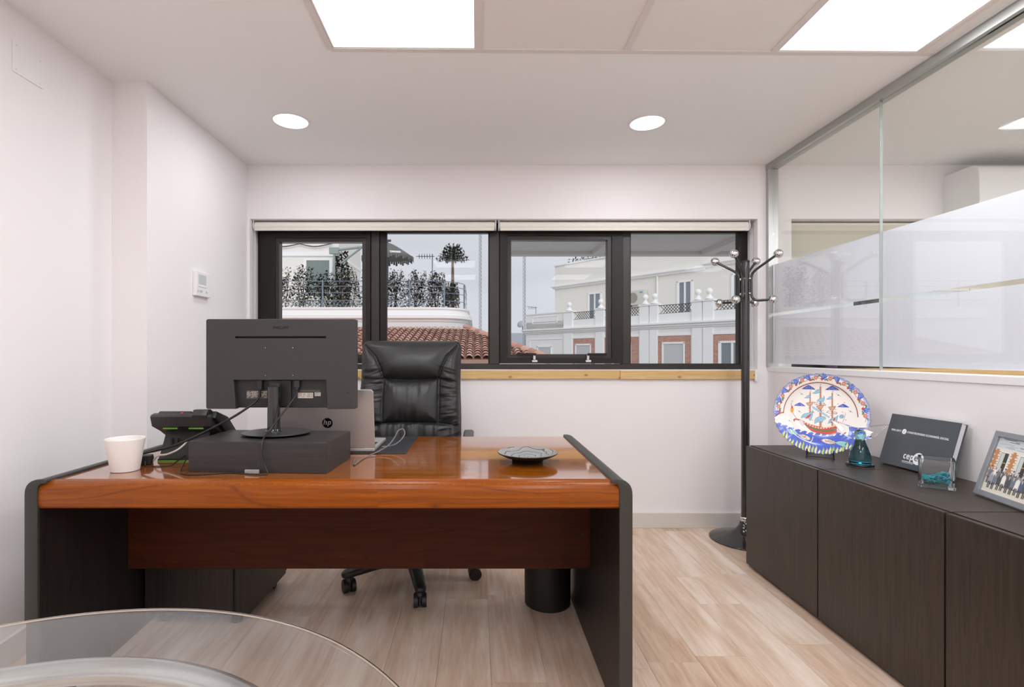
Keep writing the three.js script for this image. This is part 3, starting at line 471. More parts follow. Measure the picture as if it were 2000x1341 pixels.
{
  const t = thing('desk_phone', 'black desk phone on a sloping stand, green strips on its underside', 'phone', [-1.085, DY, -1.9]);
  const prof = (pts, w, x) => { const g = extrude(pts, w, { bevel: 0.003 }); g.rotateY(Math.PI / 2); g.translate(x, 0, 0); return creased(g); };   // x of the profile points away from the camera
  const body = mesh('body', prof([[-0.035, 0.168], [-0.04, 0.163], [-0.03, 0.13], [0.02, 0.105], [0.13, 0.035], [0.145, 0.045], [0.14, 0.06], [0.02, 0.155], [-0.02, 0.172]], 0.214, -0.096), M.darkPlastic, t);
  for (const x of [-0.065, 0.03]) mesh('green_strip', bx(x, 0.1165, 0.012, x + 0.053, 0.1215, 0.021), M.greenPlastic, body);
  mesh('button_panel', prof([[-0.03, 0.17], [-0.015, 0.178], [0.05, 0.14], [0.045, 0.132]], 0.115, -0.078), M.darkPlastic, body);
  mesh('message_lamp', bx(0.004, 0.173, 0.022, 0.013, 0.178, 0.03, 0.002), M.redPlastic, body);
  const hs = mesh('handset', merge([prof([[-0.045, 0.17], [-0.04, 0.158], [-0.02, 0.162], [0.12, 0.065], [0.13, 0.082], [0.125, 0.1], [-0.015, 0.186], [-0.035, 0.186]], 0.048, 0.058)]), M.darkPlastic, t);
  mesh('cradle_side', prof([[-0.03, 0.16], [-0.02, 0.178], [0.06, 0.15], [0.16, 0.06], [0.15, 0.04], [0.05, 0.1]], 0.018, 0.114), M.blackPlastic, t);
  const foot = mesh('foot', merge([prof([[0.03, 0.115], [-0.012, 0.028], [-0.03, 0.0], [-0.022, 0.0], [0.0, 0.03], [0.05, 0.1]], 0.16, -0.075), prof([[-0.03, 0.0], [-0.03, 0.006], [0.14, 0.012], [0.14, 0]], 0.16, -0.075), prof([[0.11, 0.01], [0.14, 0.045], [0.145, 0.04], [0.13, 0.006]], 0.16, -0.075)]), M.blackPlastic, t);
  mesh('green_edge', bx(-0.076, 0.0005, 0.0325, 0.084, 0.0045, 0.0345), M.greenPlastic, foot);
  for (const x of [-0.05, -0.03]) mesh('rib', bx(x, 0.03, -0.004, x + 0.01, 0.08, 0.006, 0.002), M.darkPlastic, foot);
}
{
  const t = mesh('cup', lathe([[0, 0.002], [0.036, 0], [0.042, 0.002], [0.058, 0.106], [0.0585, 0.109], [0.0565, 0.1095], [0.0555, 0.106], [0.04, 0.008], [0, 0.006]], 56), M.ceramicWhite, scene);
  t.position.set(-1.18, DY, -1.722); tag(t, 'white tapered paper cup on the left end of the desk', 'cup');
}
{ // laptop, its lid back to the camera
  const t = thing('laptop', 'open silver laptop with its lid back towards the camera', 'laptop', [-0.592, DY + 0.004, -2.035]);
  const lid = new THREE.Group(); lid.name = 'lid'; lid.position.set(0, 0.014, 0); lid.rotation.x = 0.16; t.add(lid);
  const sh = new THREE.Shape(), w = 0.1885, h = 0.242, r = 0.012; sh.moveTo(-w, 0); sh.lineTo(w, 0); sh.lineTo(w, h - r); sh.quadraticCurveTo(w, h, w - r, h); sh.lineTo(-w + r, h); sh.quadraticCurveTo(-w, h, -w, h - r); sh.lineTo(-w, 0);
  mesh('lid_shell', extrude(sh, 0.005, { bevel: 0.0012 }).translate(0, -0.006, -0.005), M.silver, lid);
  mesh('display', bx(-w + 0.008, 0.012, -0.0066, w - 0.008, h - 0.014, -0.0076), M.voidBlack, lid);
  const lg = mesh('logo', new THREE.CylinderGeometry(0.0205, 0.0205, 0.0006, 40).rotateX(Math.PI / 2).translate(0.006, 0.104, 0.0016), std('logoDark', { color: 0x2a2624, roughness: 0.15, metalness: 0.7 }), lid);
  mesh('logo_letters', letters('hp', 0.019, 0.0006).applyMatrix4(new THREE.Matrix4().makeShear(0, 0, 0.22, 0, 0, 0)).translate(0.006, 0.104, 0.0018), M.silver, lg);
  mesh('base', bx(-0.1885, 0, -0.262, 0.1885, 0.014, 0.004, 0.004), M.silver, t);
  mesh('hinge', new THREE.CylinderGeometry(0.006, 0.006, 0.3, 14).rotateZ(Math.PI / 2).translate(0, 0.013, -0.004), M.silverDark, t);
  const kb = mesh('keyboard', bx(-0.175, 0.0135, -0.14, 0.175, 0.0146, -0.022), M.silverDark, t);
  for (let j = 0; j < 5; j++) for (let i = 0; i < 16; i++) mesh('key', KEY(), M.blackPlastic, kb).position.set(-0.163 + i * 0.0217, 0.0154, -0.033 - j * 0.022);
  mesh('touchpad', bx(-0.055, 0.0138, -0.235, 0.055, 0.0146, -0.155), M.silverDark, t);
}
function KEY() { return KEY.g ??= new THREE.BoxGeometry(0.0185, 0.0016, 0.0185); }
{ const t = mesh('desk_mat', bx(-0.9, DY, -2.008, -0.276, DY + 0.0035, -2.42, 0.0015), M.matLeather, scene); tag(t, 'black leather desk mat under the laptop', 'desk mat'); }
{ // dark shallow bowl with carved swirls
  const swirl = tex(512, 512, (u, v) => { const x = u * 2 - 1, y = v * 2 - 1, w = fbm(u * 3, v * 3, 3, 3, 3), d = Math.hypot(x * 1.3 + w - 0.5, y + 0.9 * w - 0.45), s = Math.sin(d * 22 + w * 12); return s > 0.75 ? 104 : s > 0.5 ? 206 : 168; });
  const bump = tex(512, 512, (u, v) => { const x = u * 2 - 1, y = v * 2 - 1, w = fbm(u * 3, v * 3, 3, 3, 3), d = Math.hypot(x * 1.3 + w - 0.5, y + 0.9 * w - 0.45); return 128 + 110 * Math.sin(d * 22 + w * 12); }, { srgb: false });
  const t = thing('bowl', 'shallow dark grey bowl with carved swirl lines on the desk', 'bowl', [0.187, DY, -1.866]);
  mesh('bowl_body', lathe([[0, 0.004], [0.048, 0.004], [0.05, 0], [0.056, 0], [0.058, 0.012], [0.085, 0.02], [0.1065, 0.031], [0.1085, 0.034], [0.107, 0.0355]], 64), std('bowlBlack', { color: 0x1b1a19, roughness: 0.4 }), t);
  const inner = lathe([[0.107, 0.0355], [0.1, 0.0335], [0.08, 0.026], [0.05, 0.0195], [0.02, 0.0175], [0, 0.0172]], 64), p = inner.attributes.position, uv = inner.attributes.uv; for (let i = 0; i < p.count; i++) uv.setXY(i, 0.5 + p.getX(i) / 0.22, 0.5 + p.getZ(i) / 0.22);
  mesh('bowl_inside', inner, std('bowlGrey', { map: swirl, color: 0xd8d8d6, roughness: 0.26, bumpMap: bump, bumpScale: 0.0012, side: THREE.DoubleSide }), t);
}

// ---------------------------------------------------------------- coat stand
{
  const t = thing('coat_stand', 'black coat stand with chrome ball hooks in the corner by the window', 'coat stand', [1.643, 0, -3.125]);
  mesh('stand_base', lathe([[0, 0], [0.2, 0], [0.204, 0.004], [0.2, 0.009], [0.15, 0.022], [0.09, 0.04], [0.055, 0.062], [0.036, 0.09], [0.028, 0.12], [0, 0.12]], 72), M.blackGloss, t);
  mesh('collar', lathe([[0.024, 0.11], [0.029, 0.115], [0.029, 0.135], [0.024, 0.14]], 32), M.chrome, t);
  mesh('pole', new THREE.CylinderGeometry(0.0235, 0.0235, 1.585, 32).translate(0, 0.905, 0), std('poleBlack', { color: 0x2b2a29, roughness: 0.25, clearcoat: 0.5 }), t);
  mesh('pole_cap', lathe([[0.0245, 1.69], [0.0245, 1.698], [0.02, 1.702], [0, 1.702]], 32), M.blackPlastic, t);
  for (const deg of [137, 227, 47, -43]) {
    const a = deg * Math.PI / 180, at = (r, y) => [Math.cos(a) * r, y, Math.sin(a) * r];
    const h = mesh('hook_rod', tube([at(0.178, 1.718), at(0.12, 1.68), at(0.06, 1.64), at(0.042, 1.622), at(0.034, 1.595), at(0.034, 1.55), at(0.034, 1.505), at(0.038, 1.479), at(0.054, 1.46), at(0.075, 1.455), at(0.11, 1.454), at(0.15, 1.454)], 0.0074, 90, 12), M.blackRod, t);
    for (const [r, y] of [[0.182, 1.72], [0.153, 1.454]]) { const [x, yy, z] = at(r, y); mesh('ball', sphere(0.0255, x, yy, z, 28, 20), M.chrome, h); }
    for (const y of [1.5, 1.59]) { const [x, yy, z] = at(0.027, y); mesh('clamp', sphere(0.009, x, yy, z, 12, 8), M.chrome, h); }
  }
}

// ---------------------------------------------------------------- cabinets along the partition
const CX = 1.445, CH = 0.645;
[[-2.741, -2.169, 'low dark wenge cabinet beside the coat stand, under the painted plate'], [-2.164, -1.581, 'low dark wenge cabinet under the grey book, between its two neighbours'], [-1.576, -0.99, 'low dark wenge cabinet under the framed group photo']].forEach(([za, zb, lab], i) => {
  const t = thing('cabinet', lab, 'cabinet', [0, 0, 0], 0, 'low cabinets along the partition');
  mesh('carcass', grain(bx(CX + 0.022, 0.012, za, XG - 0.004, CH - 0.03, zb, 0.001), 'y'), M.wenge, t);
  mesh('cabinet_top', grain(bx(CX + 0.0225, CH - 0.03, za + 0.0005, XG - 0.004, CH, zb - 0.0005, 0.0015), 'z', i * 0.37), M.wenge, t);
  const d = mesh('door', grain(bx(CX, 0.016, za + 0.001, CX + 0.019, CH - 0.006, zb - 0.001, 0.0008), 'y', i * 0.3, i * 0.21), M.wenge, t);
  mesh('edge_band', bx(CX + 0.0004, CH - 0.006, za + 0.0014, CX + 0.0186, CH - 0.003, zb - 0.0014), M.wenge, d);
  mesh('plinth', bx(CX + 0.03, 0, za + 0.01, XG - 0.02, 0.014, zb - 0.01), M.blackPlastic, t);
});

// ---------------------------------------------------------------- on the cabinets
{ // painted plate on a wire easel; turned to face the camera
  const paint = canvasTex(1024, 1024, (c) => {
    c.fillStyle = '#f3ebe4'; c.fillRect(0, 0, 1024, 1024);
    c.setTransform(500 / 607, 0, 0, 500 / 509, 512 - 662 * 500 / 607, 512 - 571 * 500 / 509);
    const E2 = (x, y, rx, ry, f, rot = 0) => { c.beginPath(); c.ellipse(x, y, rx, ry, rot, 0, 6.3); c.fillStyle = f; c.fill(); };
    const path = (pts, f, s, w = 3) => { c.beginPath(); c.moveTo(pts[0][0], pts[0][1]); for (let i = 1; i < pts.length; i++) { const p = pts[i]; if (p.length === 2) c.lineTo(p[0], p[1]); else if (p.length === 4) c.quadraticCurveTo(...p); else c.bezierCurveTo(...p); } if (f) { c.closePath(); c.fillStyle = f; c.fill(); } if (s) { c.strokeStyle = s; c.lineWidth = w; c.stroke(); } };
    const BL = '#4a63c8', LB = '#8fc3dc', RED = '#cf3f2c', BR = '#8e3a2b', GR = '#4d7a4f', OUT = '#3f5c78';
    // rim band above the sea: pale lilac edge, tulips, red flowers, leaves
    const at = (deg, k) => [662 + Math.cos(deg * Math.PI / 180) * 607 * k, 571 + Math.sin(deg * Math.PI / 180) * 509 * k];
    for (let d = -188; d <= 14; d += 1.2) { const [x, y] = at(d, 0.975); E2(x, y, 20, 16, '#b9bfe6'); }
    for (let d = -184; d <= 8; d += 2.4) { const [x, y] = at(d, 0.99); E2(x, y, 4, 4, '#5b6070'); }
    { c.beginPath(); for (let d = -186; d <= 10; d += 2) { const [x, y] = at(d, 0.885 + 0.03 * Math.sin(d * 0.24)); d === -186 ? c.moveTo(x, y) : c.lineTo(x, y); } c.strokeStyle = '#5c5346'; c.lineWidth = 5; c.stroke(); }
    let n = 0; for (let d = -182; d <= 8; d += 9.6, n++) {
      const [x, y] = at(d, 0.9), a = d * Math.PI / 180;
      for (const o of [-4, 4.2]) { const [lx, ly] = at(d + o, 0.94 - 0.08 * ((n + (o > 0 ? 1 : 0)) % 2)); E2(lx, ly, 22, 9, GR, a + o * 0.25); E2(lx, ly, 10, 3, '#8aa86a', a + o * 0.25); }
      if (n % 2) { for (let k = 0; k < 6; k++) E2(x + Math.cos(k * 1.05) * 17, y + Math.sin(k * 1.05) * 17, 11, 11, '#cd5b4c'); for (let k = 0; k < 6; k++) E2(x + Math.cos(k * 1.05) * 17, y + Math.sin(k * 1.05) * 17, 4, 4, '#f0d3c8'); E2(x, y, 8, 8, '#f6ead8'); E2(x, y, 4, 4, RED); }
      else { c.save(); c.translate(x, y); c.rotate(a + Math.PI / 2 + (n % 4 ? 0.6 : -0.5)); for (const [px, rot] of [[-16, -0.35], [16, 0.35], [0, 0]]) { E2(px, -14, 13, 40, BL, rot); E2(px - 3, -20, 4, 28, '#9fb0ea', rot); } E2(0, 26, 17, 12, RED); c.restore(); }
    }
    c.beginPath(); c.ellipse(655, 600, 468, 424, 0, Math.PI * 1.005, Math.PI * 1.995); c.strokeStyle = '#8a2d25'; c.lineWidth = 10; c.stroke();
    path([[70, 645], [110, 605, 185, 582]], null, '#a8452c', 14);
    // sea with curling waves
    const sea = [[40, 700]]; for (let x = 100; x < 1150; x += 84) { const y = 735 + 110 * Math.sin(clamp((x - 100) / 1050) * Math.PI) * (x < 620 ? 0.85 : 0.8); sea.push([x, y]); sea.push([x + 50, y - 26, x + 62, y + 8]); sea.push([x + 40, y + 2, x + 48, y + 24]); sea.push([x + 70, y + 36, x + 84, y + 10]); }
    sea.push([1300, 760], [1300, 1200], [0, 1200], [0, 760]); path(sea, '#5169cc', '#33489c', 4);
    const q = rng(31); for (let k = 0; k < 260; k++) { const x = 120 + q() * 1080, y = 860 + q() * 220; path([[x, y], [x + 8, y - 8, x + 18, y]], null, k % 2 ? '#7f92e0' : '#3d55b4', 2); }
    for (let k = 0; k < 24; k++) { const x = 180 + k * 42 + q() * 10, b = 1090 - Math.pow((x - 662) / 600, 2) * 260, h = 70 + q() * 70; path([[x, b], [x - 22, b - h * 0.4, x + 8, b - h * 0.7], [x + 16, b - h * 0.85, x + 6, b - h], [x + 34, b - h * 0.7, x + 20, b - h * 0.45], [x + 8, b - h * 0.2, x + 22, b]], k % 3 ? '#e4e2a0' : '#b9cc5c', '#8f9a4a', 2); }
    for (const [x, y, rot, s] of [[440, 872, 0.3, 1], [790, 915, 0.12, 1.05]]) { c.save(); c.translate(x, y); c.rotate(rot); c.scale(x < 600 ? -s : s, s); path([[-120, 0], [-40, -52, 60, -4], [110, -40, 190, -30], [140, 0, 185, 30], [110, 30, 60, 6], [-30, 60, -120, 0]], '#e9e2d8', '#2f4a8c', 4); for (let i = 0; i < 40; i++) E2(-60 + q() * 110, -16 + q() * 34, 7, 5, i % 2 ? '#d98462' : '#8fc7c9'); path([[60, 0], [120, -30, 190, -28], [150, 0, 185, 28], [110, 20, 60, 4]], '#8fd0c6', null); path([[-122, 0], [-104, -14], [-92, 4]], RED, null); c.restore(); }
    path([[270, 790], [360, 905, 540, 945], [580, 890, 570, 870]], null, '#f3ece4', 9);
    // clouds
    for (const [x, y, s] of [[515, 245, 1], [815, 245, 1], [400, 468, 0.85], [950, 460, 0.8]]) { path([[x - 86 * s, y + 18 * s], [x - 50 * s, y - 10 * s, x - 20 * s, y - 24 * s], [x, y - 40 * s, x + 24 * s, y - 22 * s], [x + 60 * s, y - 6 * s, x + 86 * s, y + 18 * s]], '#3e55b5', '#2c3f92', 3); for (let k = 0; k < 22; k++) { const u = (q() * 2 - 1) * 66 * s, vv = (q() * 34 - 18) * s; if (Math.abs(u) / (70 * s) + Math.abs(vv - 10 * s) / (40 * s) < 0.95) E2(x + u, y + vv, 5 * s, 4 * s, '#8ea0dd'); } }
    // ship: masts, sails, flags, hull
    const mast = (x, y0, y1, w) => { path([[x - w / 2, y1], [x - w / 3, y0], [x + w / 3, y0], [x + w / 2, y1]], '#cf8a5e', '#9a5a3a', 3); for (let y = y0 + 12; y < y1; y += 16) path([[x - w / 3, y], [x + w / 3, y - 8]], null, '#a05c3c', 3); };
    mast(668, 225, 740, 26); mast(535, 305, 660, 18); mast(815, 300, 720, 20);
    for (const [x, y] of [[668, 205], [540, 292], [820, 286], [300, 430]]) { path([[x, y + 18], [x, y - 14]], null, '#3e6074', 3); path([[x - 12, y - 4], [x + 12, y - 4]], null, '#3e6074', 3); E2(x, y - 2, 4, 4, LB); }
    for (const [x, y, s] of [[664, 270, 1], [536, 345, 0.75], [816, 350, 0.75]]) path([[x, y - 12 * s], [x - 50 * s, y - 8 * s, x - 66 * s, y + 20 * s], [x - 80 * s, y + 34 * s, x - 100 * s, y + 40 * s], [x - 50 * s, y + 56 * s, x, y + 26 * s]], LB, OUT, 3);
    path([[622, 415], [640, 370, 690, 370], [716, 362, 708, 338], [736, 380, 700, 420]], LB, OUT, 3);
    path([[418, 640], [430, 580, 500, 572], [560, 560, 572, 530], [570, 620, 540, 665], [500, 610, 418, 640]], LB, OUT, 3); path([[470, 645], [500, 600, 552, 575], [545, 615, 500, 640]], RED, null);
    path([[596, 700], [580, 610, 690, 604], [740, 600, 730, 640], [690, 630, 694, 680], [660, 660, 596, 700]], LB, OUT, 3); path([[764, 690], [770, 630, 830, 615], [870, 600, 885, 580], [880, 640, 850, 690], [820, 660, 764, 690]], LB, OUT, 3); path([[790, 680], [806, 640, 852, 610], [850, 650, 824, 672]], RED, null);
    path([[566, 480], [778, 602], [764, 612], [570, 506]], '#b8dae6', OUT, 3); for (let k = 0; k < 6; k++) E2(590 + k * 30, 498 + k * 17, 14, 10, LB, 0.5);
    for (const [x, y, w] of [[660, 445, 74], [815, 545, 60]]) { c.beginPath(); c.ellipse(x - w / 2, y, w / 2, 14, 0.15, 0, 6.3); c.ellipse(x + w / 2, y + 6, w / 2, 14, 0.15, 0, 6.3); c.strokeStyle = '#8a6a58'; c.lineWidth = 5; c.stroke(); }
    for (const [x, y] of [[660, 490], [530, 455], [812, 495]]) path([[x - 46, y - 14], [x, y - 26, x + 46, y - 30], [x + 30, y + 24, x, y + 30], [x - 34, y + 14, x - 46, y - 14]], '#c9a084', '#8a4c34', 4);
    path([[330, 690], [306, 660, 345, 652], [420, 655, 470, 690], [560, 730, 720, 745], [830, 735, 910, 700], [895, 770, 836, 822], [640, 830, 560, 800], [500, 760, 440, 690], [380, 665, 340, 670]], RED, '#8c2f22', 4);
    path([[450, 700], [560, 770, 720, 776], [820, 764, 900, 722], [896, 742], [820, 790, 700, 794], [560, 790, 470, 722]], GR, null); for (let k = 0; k < 13; k++) E2(470 + k * 34, 690 + 56 * Math.sin(k / 12 * Math.PI) + 6, 13, 10, '#e8c79a');
    path([[365, 655], [320, 600, 300, 560], [292, 500, 290, 450]], null, '#74584c', 6); E2(300, 540, 22, 38, '#e2a434'); E2(300, 505, 12, 18, RED);
    E2(420, 705, 34, 44, '#e3d4de', -0.5); E2(900, 750, 30, 40, '#e3d4de', 0.5); path([[940, 660], [970, 610, 976, 540]], null, '#b06a4a', 5); E2(930, 592, 32, 26, '#86b4d4', -0.4);
    for (const [x, y] of [[424, 327], [890, 325], [396, 556], [262, 684], [1036, 524]]) { E2(x, y, 8, 7, '#2d3e66'); path([[x - 24, y - 22], [x, y], [x + 30, y + 14]], null, '#7e93ae', 3); }
    for (let k = 0; k < 26; k++) E2(470 + q() * 520, 400 + q() * 260, 6, 6, '#d2563f');
  });
  const t = thing('painted_plate', 'large white plate painted with a sailing ship, blue sea and flower rim', 'plate', [1.632, CH, -2.43]);
  const face = Math.atan2(-1.632, 2.43), tilt = -0.19;
  const plate = new THREE.Group(); plate.name = 'plate'; plate.rotation.order = 'YXZ'; plate.rotation.y = face; plate.rotation.x = tilt; plate.position.set(0, 0.012, 0); plate.scale.setScalar(0.945); t.add(plate);
  const R = 0.203, prof = [[0, 0.004], [0.1, 0.004], [0.14, 0.009], [0.155, 0.018], [0.17, 0.024], [R - 0.003, 0.031], [R, 0.0335], [R - 0.002, 0.035]];
  const up = (g) => { g.rotateX(Math.PI / 2); const p = g.attributes.position; for (let i = 0; i < p.count; i++) { const x = p.getX(i), y = p.getY(i), r = Math.hypot(x, y); if (r > 0.19) { const k = 1 + 0.011 * (r - 0.19) / 0.013 * Math.cos(Math.atan2(y, x) * 46); p.setXY(i, x * k, y * k); } } g.computeVertexNormals(); g.translate(0, R, 0); return g; };
  const front = lathe(prof.map(([x, y]) => [x, y]).reverse(), 276); const fp = up(front), uv = fp.attributes.uv, p = fp.attributes.position; for (let i = 0; i < p.count; i++) uv.setXY(i, 0.5 + p.getX(i) / (R * 2.045), 0.5 + (p.getY(i) - R) / (R * 2.045));
  mesh('painted_face', fp, std('platePaint', { map: paint, roughness: 0.2, clearcoat: 0.4, clearcoatRoughness: 0.05, side: THREE.DoubleSide }), plate);
  mesh('plate_back', up(lathe([[0, -0.004], [0.09, -0.004], [0.095, -0.009], [0.1, -0.004], [0.14, 0.003], [0.17, 0.018], [R - 0.001, 0.03], [R - 0.002, 0.035]], 276)), std('plateWhite', { color: 0xf0e9e2, roughness: 0.2, side: THREE.DoubleSide }), plate);
  const e = thing('plate_easel', 'small black wire easel holding the painted plate', 'easel', [1.632, CH, -2.43], face);
  const wire = []; for (const s of [-1, 1]) wire.push(tube([[s * 0.052, 0.04, 0.052], [s * 0.052, 0.026, 0.05], [s * 0.052, 0.008, 0.045], [s * 0.052, 0.006, 0.02], [s * 0.05, 0.012, -0.03], [s * 0.045, 0.06, -0.045], [s * 0.035, 0.14, -0.066], [s * 0.02, 0.2, -0.083]], 0.0026, 60, 8), tube([[s * 0.052, 0.008, 0.045], [s * 0.054, 0.003, 0.056]], 0.003, 6, 8), tube([[s * 0.035, 0.14, -0.068], [s * 0.04, 0.07, -0.1], [s * 0.045, 0.003, -0.125]], 0.0026, 20, 8));
  wire.push(rod([-0.052, 0.006, 0.044], [0.052, 0.006, 0.044], 0.0026, 8), rod([-0.02, 0.2, -0.083], [0.02, 0.2, -0.083], 0.0026, 8), rod([-0.045, 0.004, -0.125], [0.045, 0.004, -0.125], 0.0026, 8));
  mesh('wire_frame', merge(wire), M.blackPlastic, e);
}
{ // blue glass angel on a clear foot
  const t = thing('glass_angel', 'small blue glass figurine with clear wings on a clear round foot', 'figurine', [1.668, CH, -2.225]);
  mesh('foot', lathe([[0, 0], [0.049, 0], [0.051, 0.003], [0.051, 0.01], [0.048, 0.013], [0, 0.013]], 48), M.crystal, t);
  mesh('figure', lathe([[0, 0.0135], [0.038, 0.0135], [0.041, 0.018], [0.0405, 0.035], [0.036, 0.06], [0.027, 0.088], [0.019, 0.108], [0.0165, 0.118], [0.017, 0.122], [0.021, 0.13], [0.0215, 0.14], [0.019, 0.15], [0.012, 0.157], [0, 0.159]], 48), M.blueGlass, t);
  const s = new THREE.Shape(); s.moveTo(0, 0.118); s.quadraticCurveTo(0.03, 0.108, 0.062, 0.14); s.quadraticCurveTo(0.078, 0.162, 0.1, 0.182); s.quadraticCurveTo(0.06, 0.176, 0.03, 0.166); s.quadraticCurveTo(0, 0.156, -0.03, 0.166); s.quadraticCurveTo(-0.06, 0.178, -0.1, 0.192); s.quadraticCurveTo(-0.078, 0.162, -0.062, 0.14); s.quadraticCurveTo(-0.03, 0.108, 0, 0.118);
  const w = extrude(s, 0.005, { bevel: 0.003 }); w.translate(0, 0, -0.027); const wm = mesh('wings', creased(w), M.crystal, t); wm.rotation.y = -0.5;
}
{ // grey landscape-format book leaning on the wall
  const cover = canvasTex(1024, 678, (c) => {
    c.fillStyle = '#4b5055'; c.fillRect(0, 0, 1024, 678); const q = rng(3); for (let k = 0; k < 1500; k++) { c.fillStyle = q() > 0.5 ? 'rgba(255,255,255,0.012)' : 'rgba(0,0,0,0.02)'; c.fillRect(q() * 1024, q() * 678, 3, 3); }
    c.fillStyle = '#f2f2f2'; c.font = 'bold 35px sans-serif'; c.textBaseline = 'middle'; c.textAlign = 'left'; c.fillText('1992-2017', 50, 216, 176); c.beginPath(); c.arc(268, 216, 35, 0, 6.3); c.fill(); c.fillText('CONSTRUYENDO ECONOMÍA SOCIAL', 316, 216, 640);
    c.fillStyle = '#a9adb0'; c.font = 'bold 20px sans-serif'; c.textAlign = 'center'; c.fillText('25', 268, 212); c.fillRect(250, 226, 36, 3);
    c.fillStyle = '#f2f2f2'; c.font = 'bold 108px sans-serif'; c.textAlign = 'left'; c.textBaseline = 'alphabetic'; c.fillText('cep', 356, 560, 165); c.beginPath(); c.arc(588, 528, 78, 0, 6.3); c.fill(); c.fillStyle = '#4b5055'; c.fillText('es', 526, 560, 122); c.fillStyle = '#f2f2f2'; c.fillRect(356, 590, 200, 7); c.fillStyle = '#9a9ea2'; c.fillRect(356, 604, 180, 10);
  });
  const t = thing('book', 'dark grey landscape book with white lettering leaning on the wall', 'book', [1.8, CH, -2.125], -Math.PI / 2);
  const b = new THREE.Group(); b.name = 'volume'; b.rotation.x = -0.28; b.position.set(0, 0.0085, 0); t.add(b);
  const greyCover = std('bookGrey', { color: 0x45494e, roughness: 0.35 });
  mesh('front_cover', bx(-0.1625, 0, -0.003, 0.1625, 0.222, 0, 0.0008), greyCover, b);
  mesh('cover_print', new THREE.PlaneGeometry(0.324, 0.2215).translate(0, 0.111, 0.0003), std('bookPrint', { map: cover, roughness: 0.32 }), b);
  mesh('back_cover', bx(-0.1625, 0, -0.024, 0.1625, 0.222, -0.027, 0.0008), greyCover, b);
  mesh('spine', bx(-0.1655, 0, -0.027, -0.1625, 0.222, 0, 0.001), greyCover, b);
  mesh('pages', bx(-0.1615, 0.003, -0.0235, 0.158, 0.219, -0.0035), std('pages', { color: 0xdcdde2, roughness: 0.8 }), b);
}
{ // square glass holder with teal gel
  const t = thing('glass_holder', 'square clear glass holder with teal crystals inside', 'holder', [1.694, CH, -1.885], -0.7);
  const rr = (w, r) => { const s = new THREE.Shape(); s.moveTo(-w + r, -w); s.lineTo(w - r, -w); s.quadraticCurveTo(w, -w, w, -w + r); s.lineTo(w, w - r); s.quadraticCurveTo(w, w, w - r, w); s.lineTo(-w + r, w); s.quadraticCurveTo(-w, w, -w, w - r); s.lineTo(-w, -w + r); s.quadraticCurveTo(-w, -w, -w + r, -w); return s; };
  const wall = rr(0.05, 0.007); wall.holes.push(rr(0.044, 0.004)); const g = extrude(wall, 0.089, { bevel: 0.0012 }); g.rotateX(-Math.PI / 2); g.translate(0, 0.0135, 0);
  const fl = extrude(rr(0.05, 0.007), 0.01, { bevel: 0.0012 }); fl.rotateX(-Math.PI / 2); fl.translate(0, 0.0013, 0);
  mesh('glass_wall', g, M.clearGlass, t); mesh('glass_bottom', fl, M.clearGlass, t);
  const q = rng(12), gs = []; for (let k = 0; k < 150; k++) { const x = (q() * 2 - 1) * 0.037, z = (q() * 2 - 1) * 0.037, y = 0.0195 + q() * (0.022 + 0.01 * Math.sin(x * 60)); gs.push(new THREE.IcosahedronGeometry(0.004 + q() * 0.003, 0).translate(x, y, z)); }
  const gel = mesh('teal_crystals', merge(gs), M.tealGel, t); gel.userData.kind = 'stuff';
}
